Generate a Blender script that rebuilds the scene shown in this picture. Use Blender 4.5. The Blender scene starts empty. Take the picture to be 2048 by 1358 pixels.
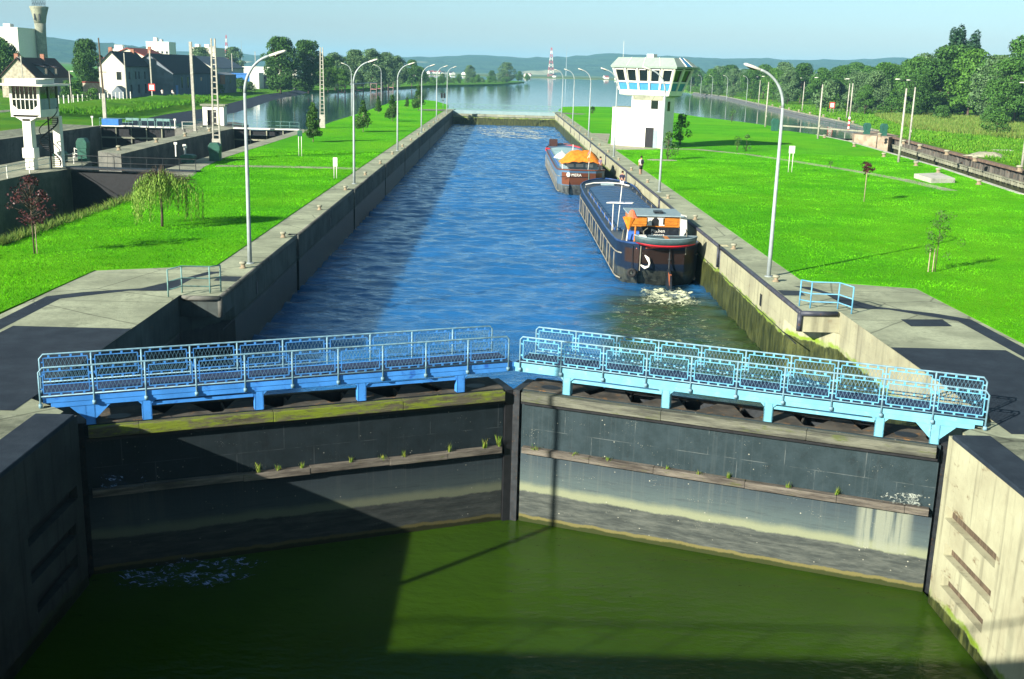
import bpy, math, random
import numpy as np
from mathutils import Vector, Matrix
random.seed(7); RNG = np.random.default_rng(7)
R = math.radians
S = bpy.context.scene
COL = S.collection

# ------------------------------------------------------------------ camera
CAM = Vector((-0.598, 0.0, 9.33))
def cam_axes(pitch=0.24102, roll=0.02817, yaw=0.015072):
    cy, sy, cp, sp = math.cos(yaw), math.sin(yaw), math.cos(pitch), math.sin(pitch)
    f = Vector((sy*cp, cy*cp, -sp)); r0 = Vector((cy, -sy, 0)); u0 = r0.cross(f)
    c, s = math.cos(roll), math.sin(roll)
    return c*r0 + s*u0, -s*r0 + c*u0, f
r_, u_, f_ = cam_axes()
cd = bpy.data.cameras.new("Camera"); cam = bpy.data.objects.new("Camera", cd); COL.objects.link(cam)
cd.sensor_width = 36; cd.lens = 2184.6/2048*36; cd.clip_start = 0.1; cd.clip_end = 20000
cam.matrix_world = Matrix(((r_.x, u_.x, -f_.x, CAM.x), (r_.y, u_.y, -f_.y, CAM.y), (r_.z, u_.z, -f_.z, CAM.z), (0, 0, 0, 1)))
S.camera = cam

# ------------------------------------------------------------------ light
SUN_AZ, SUN_EL = R(43.5), R(23.2)          # light travels towards +x,+y at this azimuth from +x
sx, sy = -math.cos(SUN_AZ), -math.sin(SUN_AZ)
W = bpy.data.worlds.new("World"); S.world = W; W.use_nodes = True
wt = W.node_tree; bg = wt.nodes['Background']
sky = wt.nodes.new('ShaderNodeTexSky'); sky.sky_type = 'NISHITA'; sky.sun_disc = False
sky.sun_elevation = SUN_EL; sky.sun_rotation = math.atan2(sx, sy)
sky.air_density = 0.9; sky.dust_density = 0.7; sky.ozone_density = 4.5; sky.altitude = 0
hs = wt.nodes.new('ShaderNodeHueSaturation'); hs.inputs['Saturation'].default_value = 0.84
hs.inputs["Hue"].default_value = 0.468
wt.links.new(sky.outputs[0], hs.inputs['Color']); wt.links.new(hs.outputs[0], bg.inputs[0])
bg.inputs[1].default_value = 0.053
sl = bpy.data.lights.new("Sun", 'SUN'); so = bpy.data.objects.new("Sun", sl); COL.objects.link(so)
sl.energy = 5.0; sl.angle = R(0.5); sl.color = (1.0, 0.94, 0.82)
so.rotation_euler = Vector((sx*math.cos(SUN_EL), sy*math.cos(SUN_EL), math.sin(SUN_EL))).to_track_quat('Z', 'Y').to_euler()
so.location = (-60, -60, 80)
S.view_settings.view_transform = 'Standard'; S.view_settings.look = 'None'
S.view_settings.exposure = 1.45; S.view_settings.gamma = 1.0

# ------------------------------------------------------------------ mesh helpers
class MB:
    def __init__(s): s.v = []; s.f = []
    def add(s, vs, fs):
        o = len(s.v); s.v += [tuple(v) for v in vs]; s.f += [tuple(i+o for i in f) for f in fs]; return s
    def box(s, x0, x1, y0, y1, z0, z1):
        return s.add([(x0,y0,z0),(x1,y0,z0),(x1,y1,z0),(x0,y1,z0),(x0,y0,z1),(x1,y0,z1),(x1,y1,z1),(x0,y1,z1)],
            [(3,2,1,0),(4,5,6,7),(0,1,5,4),(1,2,6,5),(2,3,7,6),(3,0,4,7)])
    def prism(s, poly, z0, z1, top=True, bottom=True):
        n = len(poly)
        a = sum(poly[i][0]*poly[(i+1) % n][1]-poly[(i+1) % n][0]*poly[i][1] for i in range(n))
        if a < 0: poly = poly[::-1]
        f = [(i, (i+1) % n, n+(i+1) % n, n+i) for i in range(n)]
        if top: f.append(tuple(range(n, 2*n)))
        if bottom: f.append(tuple(range(n-1, -1, -1)))
        return s.add([(p[0],p[1],z0) for p in poly]+[(p[0],p[1],z1) for p in poly], f)
    def extr(s, poly, d):               # a 3-d polygon pushed along vector d
        n = len(poly); d = Vector(d)
        return s.add([Vector(p) for p in poly]+[Vector(p)+d for p in poly],
            [(i,(i+1)%n,n+(i+1)%n,n+i) for i in range(n)]+[tuple(range(n-1,-1,-1)), tuple(range(n,2*n))])
    def face(s, pts): return s.add(pts, [tuple(range(len(pts)))])
    def beam(s, p, q, w, h=None, up=(0,0,1)):
        h = h or w; p, q = Vector(p), Vector(q); d = (q-p).normalized(); up = Vector(up)
        if abs(d.dot(up)) > .99: up = Vector((0,1,0))
        x = d.cross(up).normalized(); z = x.cross(d)
        vs = [c+x*a*w/2+z*b*h/2 for c in (p,q) for a,b in ((-1,-1),(1,-1),(1,1),(-1,1))]
        return s.add(vs, [(0,1,2,3),(7,6,5,4),(0,4,5,1),(1,5,6,2),(2,6,7,3),(3,7,4,0)])
    def tube(s, pts, r, n=8, cap=True):
        pts = [Vector(p) for p in pts]; m = len(pts); rs = r if isinstance(r,(list,tuple)) else [r]*m
        vs = []; up = None
        for i, p in enumerate(pts):
            d = (pts[min(i+1,m-1)]-pts[max(i-1,0)]).normalized()
            if up is None: up = Vector((0,0,1)) if abs(d.z) < .9 else Vector((0,1,0))
            x = d.cross(up).normalized(); y = x.cross(d); up = y
            vs += [p+(x*math.cos(2*math.pi*k/n)+y*math.sin(2*math.pi*k/n))*rs[i] for k in range(n)]
        f = [(i*n+k,i*n+(k+1)%n,(i+1)*n+(k+1)%n,(i+1)*n+k) for i in range(m-1) for k in range(n)]
        if cap: f += [tuple(range(n-1,-1,-1)), tuple(range((m-1)*n,m*n))]
        return s.add(vs, f)
    def lathe(s, prof, n=16, c=(0,0,0), sx=1, sy=1):
        vs = [(c[0]+sx*r*math.cos(2*math.pi*k/n), c[1]+sy*r*math.sin(2*math.pi*k/n), c[2]+z) for r,z in prof for k in range(n)]
        m = len(prof)
        f = [(i*n+k,i*n+(k+1)%n,(i+1)*n+(k+1)%n,(i+1)*n+k) for i in range(m-1) for k in range(n)]
        return s.add(vs, f+[tuple(range(n-1,-1,-1)), tuple(range((m-1)*n,m*n))])
    def rings(s, rings, cap=True):      # loft through equal-length rings
        n = len(rings[0]); m = len(rings)
        f = [(i*n+k,i*n+(k+1)%n,(i+1)*n+(k+1)%n,(i+1)*n+k) for i in range(m-1) for k in range(n)]
        if cap: f += [tuple(range(n-1,-1,-1)), tuple(range((m-1)*n,m*n))]
        return s.add([v for r in rings for v in r], f)
    def xf(s, fn): s.v = [tuple(fn(*v)) for v in s.v]; return s
    def flip(s): s.f = [f[::-1] for f in s.f]; return s
    def build(s, name, m, parent=None, smooth=False, loc=None, bevel=0):
        me = bpy.data.meshes.new(name); me.from_pydata(s.v, [], s.f); me.update()
        return link(name, me, m, parent, smooth, loc, bevel)
def link(name, me, m, parent=None, smooth=False, loc=None, bevel=0):
    if m: me.materials.append(m)
    if smooth: me.polygons.foreach_set('use_smooth', [True]*len(me.polygons))
    o = bpy.data.objects.new(name, me); COL.objects.link(o)
    if parent: o.parent = parent
    if loc: o.location = loc
    if bevel:
        b = o.modifiers.new('bevel','BEVEL'); b.width = bevel; b.segments = 2; b.limit_method = 'ANGLE'
    return o
def npmesh(name, V, F, m, parent=None, smooth=False):
    V = np.asarray(V, np.float32); F = np.asarray(F, np.int32); k = F.shape[1]
    me = bpy.data.meshes.new(name); me.vertices.add(len(V)); me.vertices.foreach_set('co', V.ravel())
    me.loops.add(F.size); me.loops.foreach_set('vertex_index', F.ravel())
    me.polygons.add(len(F)); me.polygons.foreach_set('loop_start', np.arange(0, F.size, k, dtype=np.int32))
    me.polygons.foreach_set('loop_total', np.full(len(F), k, np.int32)); me.update(calc_edges=True)
    return link(name, me, m, parent, smooth)
def tag(o, label, cat, group=None):
    o['label'] = label; o['category'] = cat
    if group: o['group'] = group
    return o
def thing(name, label, cat, loc=(0,0,0), rotz=0, group=None):
    o = bpy.data.objects.new(name, None); COL.objects.link(o); o.location = loc; o.rotation_euler = (0,0,rotz)
    o.empty_display_size = .3; o['kind'] = 'thing'
    return tag(o, label, cat, group)
def kind(o, k='structure'): o['kind'] = k; return o
def kids(o): return [c for c in COL.objects if c.parent == o]
def dup(root, loc, rotz=0, label=None, group=None, scale=None):
    r = root.copy(); COL.objects.link(r); r.location = loc; r.rotation_euler = (0,0,rotz)
    if scale: r.scale = scale if hasattr(scale,'__len__') else (scale,)*3
    if label: r['label'] = label
    if group: r['group'] = group
    for ch in list(root.children):
        c = ch.copy(); COL.objects.link(c); c.parent = r
        for g in ch.children:
            d = g.copy(); COL.objects.link(d); d.parent = c
    return r
ORD = ['first','second','third','fourth','fifth','sixth','seventh','eighth','ninth','tenth','eleventh','twelfth','thirteenth','fourteenth','fifteenth','sixteenth','seventeenth','eighteenth','nineteenth','twentieth']

# ------------------------------------------------------------------ material helpers
class NT:
    def __init__(s, name):
        s.m = bpy.data.materials.new(name); s.m.use_nodes = True; s.t = s.m.node_tree; s.n = s.t.nodes
        s.b = s.n['Principled BSDF']; s.out = s.n['Material Output']; s._pos = None
        s.b.inputs['Specular IOR Level'].default_value = .25
    def set(s, sock, v):
        if v is None: return
        if isinstance(v, bpy.types.NodeSocket): s.t.links.new(v, sock)
        elif hasattr(v,'__len__') and len(v) == 3 and sock.type == 'RGBA': sock.default_value = (*v, 1)
        else: sock.default_value = v
    def node(s, typ, **kw):
        n = s.n.new(typ)
        for k, v in kw.items(): s.set(n.inputs[k], v)
        return n
    def pos(s, world=False):
        if world: return s.n.new('ShaderNodeNewGeometry').outputs['Position']
        if s._pos is None: s._pos = s.n.new('ShaderNodeTexCoord').outputs['Object']
        return s._pos
    def map(s, scale=(1,1,1), rot=(0,0,0), loc=(0,0,0), vec=None):
        return s.node('ShaderNodeMapping', Vector=vec or s.pos(), Scale=scale, Rotation=rot, Location=loc).outputs[0]
    def noise(s, scale=1, detail=4, rough=.55, vec=None, dist=0):
        return s.node('ShaderNodeTexNoise', Vector=vec or s.pos(), Scale=scale, Detail=detail, Roughness=rough, Distortion=dist).outputs['Fac']
    def voro(s, scale=1, vec=None, rnd=1):
        return s.node('ShaderNodeTexVoronoi', Vector=vec or s.pos(), Scale=scale, Randomness=rnd)
    def sep(s, vec=None):
        return s.node('ShaderNodeSeparateXYZ', Vector=vec or s.pos()).outputs
    def ss(s, v, a, b, lo=0, hi=1):     # smooth step
        n = s.n.new('ShaderNodeMapRange'); n.interpolation_type = 'SMOOTHSTEP'
        for k, x in (('Value',v),('From Min',a),('From Max',b),('To Min',lo),('To Max',hi)): s.set(n.inputs[k], x)
        return n.outputs[0]
    def math(s, op, a, b=0):
        n = s.n.new('ShaderNodeMath'); n.operation = op; s.set(n.inputs[0], a); s.set(n.inputs[1], b); return n.outputs[0]
    def mix(s, fac, a, b, mode='MIX'):
        n = s.n.new('ShaderNodeMix'); n.data_type = 'RGBA'; n.blend_type = mode; n.clamp_factor = True
        s.set(n.inputs[0], fac); s.set(n.inputs[6], a); s.set(n.inputs[7], b); return n.outputs[2]
    def island(s): return s.n.new('ShaderNodeNewGeometry').outputs['Random Per Island']
    def bump(s, h, strength=.5, dist=.05):
        n = s.node('ShaderNodeBump', Height=h, Strength=strength, Distance=dist); s.set(s.b.inputs['Normal'], n.outputs[0]); return n
    def fin(s, col=None, rough=.8, metal=None, **kw):
        s.set(s.b.inputs['Base Color'], col); s.set(s.b.inputs['Roughness'], rough); s.set(s.b.inputs['Metallic'], metal)
        for k, v in kw.items(): s.set(s.b.inputs[k.replace('_',' ')], v)
        return s.m
def simple(name, c, rough=.6, var=.25, scale=3, metal=None, bump=0, dirt=None, stretch=(1,1,1)):
    t = NT(name); v = t.map(stretch) if stretch != (1,1,1) else None
    f = t.ss(t.noise(scale, 5, .6, v), .3, .7)
    lo = tuple(x*(1-var) for x in c); hi = tuple(min(1, x*(1+var*.6)) for x in c)
    col = t.mix(f, lo, hi)
    if dirt: col = t.mix(t.ss(t.noise(scale*2.3, 6, .65, v), .55, .75), col, dirt)
    if bump: t.bump(t.noise(scale*6, 4), bump, .02)
    return t.fin(col, rough, metal)

# ------------------------------------------------------------------ materials
M = {}
def concrete(name, base, dark, stain=None, rough=.9, sc=1.0, joints=None, streak=.5):
    t = NT(name); n1 = t.noise(.35*sc, 6, .6); n2 = t.noise(5*sc, 6, .65); n3 = t.noise(60, 3)
    col = t.mix(t.ss(n1, .35, .68), dark, base)
    col = t.mix(t.ss(n2, .35, .75, 0, .45), col, tuple(x*.45 for x in base))
    st = t.noise(1.0, 5, .6, t.map((2.6,2.6,.12)))
    col = t.mix(t.ss(st, .55, .75, 0, streak), col, stain or tuple(x*.3 for x in dark))
    col = t.mix(t.ss(t.noise(.55*sc, 8, .75), .53, .66, 0, .6), col, tuple(x*.5 for x in dark))
    ck = t.voro(.22, t.mix(.12, t.pos(), t.n.new('ShaderNodeTexNoise').outputs['Color'])); ck.feature = 'DISTANCE_TO_EDGE'
    col = t.mix(t.ss(ck.outputs['Distance'], .003, .012, .55, 0), col, tuple(x*.2 for x in dark))
    if joints:
        x, y, z = t.sep(); a = t.math('PINGPONG', y, joints); col = t.mix(t.ss(a, .015, .04, .75, 0), col, tuple(x*.2 for x in dark))
    t.bump(t.math('ADD', n3, t.math('MULTIPLY', n2, 2)), .35, .03)
    return t.fin(col, rough)
M['conc'] = concrete('concrete pale', (.30,.31,.22), (.18,.19,.14), joints=None)
M['conc_top'] = concrete('concrete paving', (.34,.37,.25), (.21,.23,.155), joints=3.05, streak=.1)
M['conc_old'] = concrete('concrete weathered', (.14,.14,.12), (.06,.065,.06))
M['conc_white'] = concrete('concrete white', (.5,.49,.42), (.36,.36,.3), streak=.12)
def wallmat(name, cream, dark, moss_z, algae=True, rust=.3, w0=(.012,.018,.006), w1=(.065,.075,.022), g0=(.14,.22,.015)):
    t = NT(name); x, y, z = t.sep()
    n1 = t.noise(.5, 6, .6); n2 = t.noise(4, 6, .65)
    col = t.mix(t.ss(n1, .3, .7), dark, cream)
    st = t.noise(1, 5, .6, t.map((2,3.2,.16)))
    col = t.mix(t.ss(st, .5, .72, 0, .55), col, tuple(c*.32 for c in dark))
    ru = t.noise(1.4, 6, .7, t.map((1,.7,1.6)))
    col = t.mix(t.ss(ru, .58, .7, 0, rust), col, (.09,.045,.015))
    wob = t.math('MULTIPLY', t.math('SUBTRACT', t.noise(.9, 6, .7), .5), .7)
    zz = t.math('ADD', z, wob)
    if algae:
        wet = t.mix(t.ss(t.noise(2.2, 6, .7, t.map((1.5,1.5,.4))), .35, .7), w0, w1)
        wet = t.mix(t.ss(t.noise(1.3, 4, .6, t.map((3,3,.1))), .6, .72, 0, .5), wet, tuple(c*2 for c in w1))
        col = t.mix(t.ss(zz, moss_z-.12, moss_z-.02, 1, 0), col, wet)
        g = t.math('MULTIPLY', t.ss(zz, moss_z-.14, moss_z-.03), t.ss(zz, moss_z+.02, moss_z+.16, 1, 0))
        col = t.mix(t.math('MULTIPLY', g, t.ss(t.noise(.8,5), .35, .6)), col, g0)
    t.bump(t.math('ADD', t.noise(40, 3), t.math('MULTIPLY', n2, 2)), .4, .03)
    return t.fin(col, t.ss(z, moss_z-.1, moss_z, .5, .9))
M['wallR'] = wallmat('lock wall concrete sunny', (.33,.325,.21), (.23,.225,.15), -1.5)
M['wallL_shade'] = wallmat('lock wall concrete', (.07,.085,.08), (.03,.038,.037), -1.47, w0=(.006,.009,.01), w1=(.016,.021,.022), g0=(.03,.04,.03))  # left chamber wall: shade darkening put into the concrete colour
M['lowerL_shade'] = wallmat('lock wall concrete shade darkened', (.035,.04,.038), (.015,.018,.018), -4.75, rust=.1, w0=(.004,.006,.004), w1=(.012,.016,.008), g0=(.02,.03,.01))  # left downstream wall: deep shade put into the concrete colour
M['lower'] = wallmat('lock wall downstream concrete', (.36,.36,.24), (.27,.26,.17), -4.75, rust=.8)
_A = NT('asphalt'); _c = _A.mix(_A.ss(_A.noise(.9,7,.7),.35,.7),(.007,.014,.024),(.018,.029,.042)); _c = _A.mix(_A.ss(_A.noise(45,3,.7),.55,.75,0,.5),_c,(.04,.048,.055)); _c = _A.mix(_A.math('MULTIPLY',_A.ss(_A.voro(2.6).outputs['Distance'],.035,.06,1,0),_A.ss(_A.noise(.8,4),.48,.6)),_c,(.3,.3,.27)); _A.bump(_A.noise(30,4),.4,.02); M['asphalt'] = _A.fin(_c,.9)
M['asphalt_old'] = simple('asphalt', (.010,.019,.032), .9, .4, 6, bump=.5, dirt=(.022,.03,.04))
M['nosing'] = simple('steel nosing', (.035,.04,.055), .45, .4, 3, dirt=(.10,.055,.03))
M['gravel'] = concrete('gravel concrete', (.24,.26,.18), (.09,.1,.07), sc=3)
M['path'] = concrete('path', (.34,.33,.24), (.24,.24,.17), sc=1.5, streak=.05)
M['bollard'] = simple('bollard paint', (.25,.2,.13), .7, .3, 8, dirt=(.14,.07,.04))
M['black'] = simple('black steel', (.012,.013,.015), .5, .3, 4)
M['iron'] = simple('dark iron', (.02,.024,.028), .55, .4, 5, dirt=(.07,.04,.02))
M['lampgrey'] = simple('lamp post grey', (.27,.31,.31), .45, .15, 3)
M['lamphead'] = simple('lamp head', (.55,.54,.46), .5, .15, 6)
M['postconc'] = simple('post concrete', (.34,.33,.28), .85, .25, 4)
M['wood'] = simple('pole wood', (.10,.075,.05), .9, .4, 2, stretch=(6,6,.6))
M['white'] = simple('white paint', (.62,.61,.54), .6, .12, 2)
M['green'] = simple('green cabinet paint', (.02,.085,.06), .5, .25, 3)
M['railgreen'] = simple('rail green paint', (.13,.25,.23), .5, .2, 5)
M['red'] = simple('red paint', (.4,.025,.02), .5, .15, 5)
M['orange'] = simple('orange cloth', (.62,.19,.015), .8, .3, 2.5)
M['glass'] = NT('dark glass').fin((.008,.014,.012), .06, Specular_IOR_Level=.6)
M['paint'] = simple('blue bridge paint', (.095,.29,.43), .45, .14, 4, dirt=(.05,.14,.27))
M['paint2'] = simple('deep blue paint', (.035,.15,.42), .45, .2, 3)
M['deck'] = simple('deck plate', (.018,.03,.075), .6, .3, 6, dirt=(.05,.05,.05))
# ------------------------------------------------------------------ water
def water(name, body, scale, strength, stretch, rough=.04, foamy=None, fine=.3, dist=.12, stern_green=False, ior=1.42, tint=None, sss=0):
    t = NT(name)
    n1 = t.noise(scale, 3, .55, t.map(stretch)); n2 = t.noise(scale*3.1, 3, .6, t.map(stretch, rot=(0,0,.25)))
    n3 = t.noise(scale*.22, 2, .5, t.map(stretch, rot=(0,0,-.2)))
    h = t.math('ADD', t.math('MULTIPLY', n2, fine), t.math('ADD', n1, t.math('MULTIPLY', n3, 1.5)))
    t.bump(h, strength, dist)
    c2 = t.mix(t.ss(t.noise(.12, 4), .3, .7), tuple(c*.75 for c in body), body)
    if stern_green:                             # green stern patch: stirred silt plus painted loss of sky reflection
        x, y, z = t.sep(); q = t.math('ADD', t.math('POWER', t.math('DIVIDE', t.math('SUBTRACT', x, 9.0), 5.5), 2.0), t.math('POWER', t.math('DIVIDE', t.math('SUBTRACT', y, 52), 15), 2.0))
        c2 = t.mix(t.ss(t.math('ADD', q, t.math('MULTIPLY', t.noise(.35, 4), .8)), .7, 1.5, 1, 0), c2, (.022,.045,.006))
    if sss: t.b.subsurface_method = 'BURLEY'; t.set(t.b.inputs['Subsurface Weight'], 1.0); t.b.inputs['Subsurface Radius'].default_value = (1,1,1); t.set(t.b.inputs['Subsurface Scale'], sss)
    if tint: t.set(t.b.inputs['Specular Tint'], tint)
    return t.fin(c2, rough, Specular_IOR_Level=.5, IOR=ior)
M['w_chamber'] = water('chamber water', (.014,.112,.30), 1.8, .8, (.6,1.5,1), .04, dist=.10, stern_green=True, fine=.5, ior=2.0, tint=(.5,.8,1.0), sss=1.6)  # blue body and specular tint stand in for part of the sky reflection
M['w_down'] = water('downstream water', (.023,.054,.003), .9, .6, (.8,1.3,1), .08, dist=.10, fine=.7, ior=1.2, sss=.25)
M['w_river'] = water('river water', (.02,.08,.1), .35, .35, (.6,1.6,1), .03, dist=.05, ior=1.5, tint=(.75,.93,1.0))
ZW, ZD, ZU = -3.2, -5.15, -0.9
def sheet(name, poly, z, m): return kind(MB().face([(x,y,z) for x,y in poly]).build(name, m))
LF = [(-13.4,28.7),(0,33.95),(13.4,28.7)]
def wavy(name, x0, x1, y0, y1, nx, ny, z, m, amp, seed, keep):
    rng = np.random.default_rng(seed); xs = np.linspace(x0, x1, nx); q = np.linspace(0, 1, ny); ys = y0+(y1-y0)*(.55*q+.45*q*q)
    X, Y = np.meshgrid(xs, ys); Z = np.zeros_like(X)
    for _ in range(70):
        lam = math.exp(rng.uniform(math.log(.42), math.log(3.2))); a = rng.normal(math.pi/2, .42); ph = rng.uniform(0, 6.283); k = 2*math.pi/lam
        env = .78+.22*np.sin(X*rng.uniform(.05,.2)+Y*rng.uniform(.02,.09)+rng.uniform(0,6.3)); Z += amp*lam*env*np.sin(k*(X*math.cos(a)+Y*math.sin(a))+ph)
    V = np.stack([X.ravel(), Y.ravel(), Z.ravel()+z], 1); ok = keep(X, Y)
    I = np.arange(nx*ny).reshape(ny, nx); F = np.stack([I[:-1,:-1], I[:-1,1:], I[1:,1:], I[1:,:-1]], -1)[ok[:-1,:-1]]
    return kind(npmesh(name, V, F, m, None, True))
wavy('chamber_water', -13.6, 13.6, 29.7, 262.8, 150, 1500, ZW, M['w_chamber'], .0066, 4, lambda x, y: y > 35-abs(x)*.39)
sheet('downstream_water', [(-12.1,-40),(12.1,-40),(12.1,29.3),(0,34.2),(-12.1,29.3)], ZD, M['w_down'])
sheet('river_water', [(-85,163),(-30,163),(-30.4,190),(-12,262),(12,262),(52,200),(90,200),(400,900),(3000,2300),(-3000,2300),(-90,800)], ZU, M['w_river'])
sheet('side_lock_water', [(-60,40),(-25,40),(-25,92),(-30,92),(-30,163),(-60,163)], -5.2, M['w_down'])
sheet('east_lock_water', [(30,20),(68,120),(74,215),(52,215),(30,60)], -4.3, M['w_down'])

# ------------------------------------------------------------------ lawns and land
def lawnmat(name, a, b, dry):
    t = NT(name)
    n1 = t.noise(.09, 5, .6); n2 = t.noise(.9, 5, .65); n3 = t.noise(7, 4, .7, t.map((1,1.6,1))); n4 = t.noise(28, 3, .7)
    col = t.mix(t.ss(n1, .35, .65), a, b)
    col = t.mix(t.ss(n2, .45, .72, 0, .5), col, tuple(c*.62 for c in a))
    col = t.mix(t.ss(n3, .5, .75, 0, .6), col, tuple(c*.45 for c in a))
    col = t.mix(t.ss(t.noise(.35, 6, .7), .58, .72, 0, .6), col, dry)
    col = t.mix(t.ss(t.noise(.05, 4, .6), .42, .62, 0, .55), col, tuple(c*k for c, k in zip(b, (1.5,1.02,.8))))
    t.bump(t.math('ADD', t.math('MULTIPLY', n3, 2.2), n4), .9, .09)
    return t.fin(col, .95, Specular_IOR_Level=.05)
M['lawn'] = lawnmat('lawn', (.06,.31,.004), (.09,.39,.006), (.14,.33,.015))
M['meadow'] = lawnmat('meadow', (.055,.2,.01), (.11,.24,.012), (.17,.2,.04))
M['bankgrass'] = lawnmat('bank grass', (.04,.15,.01), (.075,.22,.012), (.15,.17,.05))
M['farland'] = lawnmat('far land', (.05,.11,.02), (.1,.14,.03), (.3,.26,.12))
def land(name, poly, z0, z1, m): return kind(MB().prism(poly, z0, z1).build(name, m))
GRASS_L = [(-13.9,51.2),(-18.9,49.1),(-19.2,40.2),(-19.2,-20),(-26.2,-20),(-26.2,89),(-26.6,91.5),(-27.6,101),(-28.4,112),(-28.6,160),(-29.6,190),(-29.7,224),(-30.5,275),(-31.2,320),(-29.5,340),(-26,345),(-20.5,333),(-14.9,300),(-13.9,276)]
GRASS_R = [(13.9,51.2),(18.9,49.8),(19.0,39),(19.0,-20),(40,-20),(42,60),(45.3,96),(49.4,125),(54.2,174),(54.2,192),(51.5,207),(53.5,223),(51,241),(46,262),(44,285),(38,312),(30,322),(21.8,319),(16.3,310),(13.9,285)]
land('left_lawn', GRASS_L, -8, .03, M['lawn'])
land('right_lawn', GRASS_R, -8, .03, M['lawn'])

# ------------------------------------------------------------------ main lock walls (one per side)
SLOTS = [61.6, 86.0, 109.5, 132, 155, 178, 201, 224, 247]
def wall_outline(s, chamfer):
    p = [(12.32,-30),(12.32,28.5),(12.75,28.9),(13.65,29.6),(13.65,43.9)]
    p += [(12,46.6)] if chamfer else [(13.65,44.2),(12,44.2)]
    for y in SLOTS:
        w = .34
        p += [(12,y-w),(12.5,y-w),(12.5,y+w),(12,y+w)]
    for y in (50.9, 73.8, 98):          # narrow ladder niches
        pass
    p += [(12,262),(12,276),(13.9,276),(13.9,51.2)]
    p += [(18.9,49.8) if s > 0 else (18.9,49.1), (19.1,40), (19.1,-30)]
    return [(s*x, y) for x, y in p]
TR = [(13.12,49.69),(13.9,49.5),(14.6,47.6),(15.6,45.4),(17.67,44.3),(18.75,43.3),(18.7,-8),(18.1,-8),(18.05,42.9),(15.9,44.85),(14.9,44.9),(14.4,45.0),(14.25,45.9),(14.1,48.0)]
for s, side in ((-1,'left'),(1,'right')):
    w = thing('lock_wall', 'sunlit cream concrete lock wall with mossy foot behind the moored barges' if s > 0 else 'shaded grey concrete lock wall on the left of the chamber', 'wall')
    m = M['wallR'] if s > 0 else M['wallL_shade']
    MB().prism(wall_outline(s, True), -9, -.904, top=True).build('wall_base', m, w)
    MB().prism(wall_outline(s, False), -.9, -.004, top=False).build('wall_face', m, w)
    o = MB().face([(x,y,0) for x,y in wall_outline(s, False)]).build('coping', M['conc_top'], w)
    e = MB()
    ys = [44.2] + [v for y in SLOTS for v in (y-.34, y+.34)] + [262]
    for a, b in zip(ys[::2], ys[1::2]): e.tube([(s*12.03,a,-.09),(s*12.03,b,-.09)], .11, 8)
    e.tube([(s*12.0,44.16,-.1),(s*13.55,44.16,-.1)], .11, 8)
    e.tube([(s*12.0,44.2,-.1),(s*12.0,44.2,-.86)], .11, 8)
    for y in SLOTS:
        for q in (-.36,.36): e.tube([(s*12.02,y+q,-.05),(s*12.02,y+q,-1.3)], .07, 6)
    e.build('steel_nosing', M['nosing'] if s > 0 else M['conc_old'], w, True)
    for y in SLOTS: MB().tube([(s*12.3,y,-.2),(s*12.3,y,-6)], .13, 8).build('mooring_guide', M['conc_old'], w, True)
    jn = MB()                            # long construction joint and dark ladder niches let into the face
    for a, b in zip(ys[::2], ys[1::2]): jn.box(*sorted((s*11.985, s*12.02)), a+.2, b, -1.49, -1.45)
    jn.build('wall_joint', M['iron'], w)
    for y in [51.0]+[y+12.2 for y in SLOTS[:6]]: MB().box(*sorted((s*11.98, s*12.05)), y-.17, y+.17, -1.25, -.68).build('ladder_niche', M['black'], w)
    # downstream face below the gate
    dn = MB(); zt = -.12
    for z, a, b in ((-2.2,25.0,28.2),(-3.2,25.0,27.95),(-4.1,25.2,27.9),(-9,0,0)):
        X = sorted((s*11.975,s*12.31)); dn.box(*X, -30, 28.55, max(z+.19,-8), zt); zt = z-.19
        if z > -8: dn.box(*X, -30, a, z-.19, z+.19); dn.box(*X, b, 28.55, z-.19, z+.19)
    dn.build('downstream_face', M['lower'] if s > 0 else M['lowerL_shade'], w)
    for z, a, b in ((-2.2,25.0,28.2),(-3.2,25.0,27.95),(-4.1,25.2,27.9)): MB().box(*sorted((s*12.2,s*12.31)), a+.003, b-.003, z-.187, z+.187).build('fender_slot', M['wood'] if s > 0 else M['black'], w)
    cs = MB().box(*sorted((s*11.9,s*12.95)), -30, 28.2, -.1, .035); cs.build('dark_coping_strip', M['asphalt'], w, bevel=.03)
    # paving laid on the head of the lock
    kind(MB().face([(s*x,y,.004) for x,y in TR]).build('cable_trench_cover', M['asphalt']))
    kind(MB().face([(s*x,y,.008) for x,y in ((13.64,28.45),(18.0,28.45),(17.85,38.15),(13.66,38.15))]).build('asphalt_pad', M['asphalt']))
    kind(MB().face([(s*x,y,.004) for x,y in ((12.95,-8),(18.0,-8),(18.0,27.3),(12.95,28.2))]).build('gravel_apron', M['gravel']))
    kind(MB().face([(s*x,y,.004) for x,y in ((12.1,47.35),(13.1,47.45),(13.12,48.55),(12.1,48.6))]).build('dark_paving_slab', M['iron']))
kind(MB().face([(15.74,42.96,.008),(17.52,43.16,.008),(17.42,41.9,.008),(15.71,41.71,.008)]).build('hatch_cover', M['asphalt']))
# niche under the asphalt plate on both sides of the gate
M['roofpale'] = simple('pale blue gate paint', (.2,.29,.3), .5, .1, 1)
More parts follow.
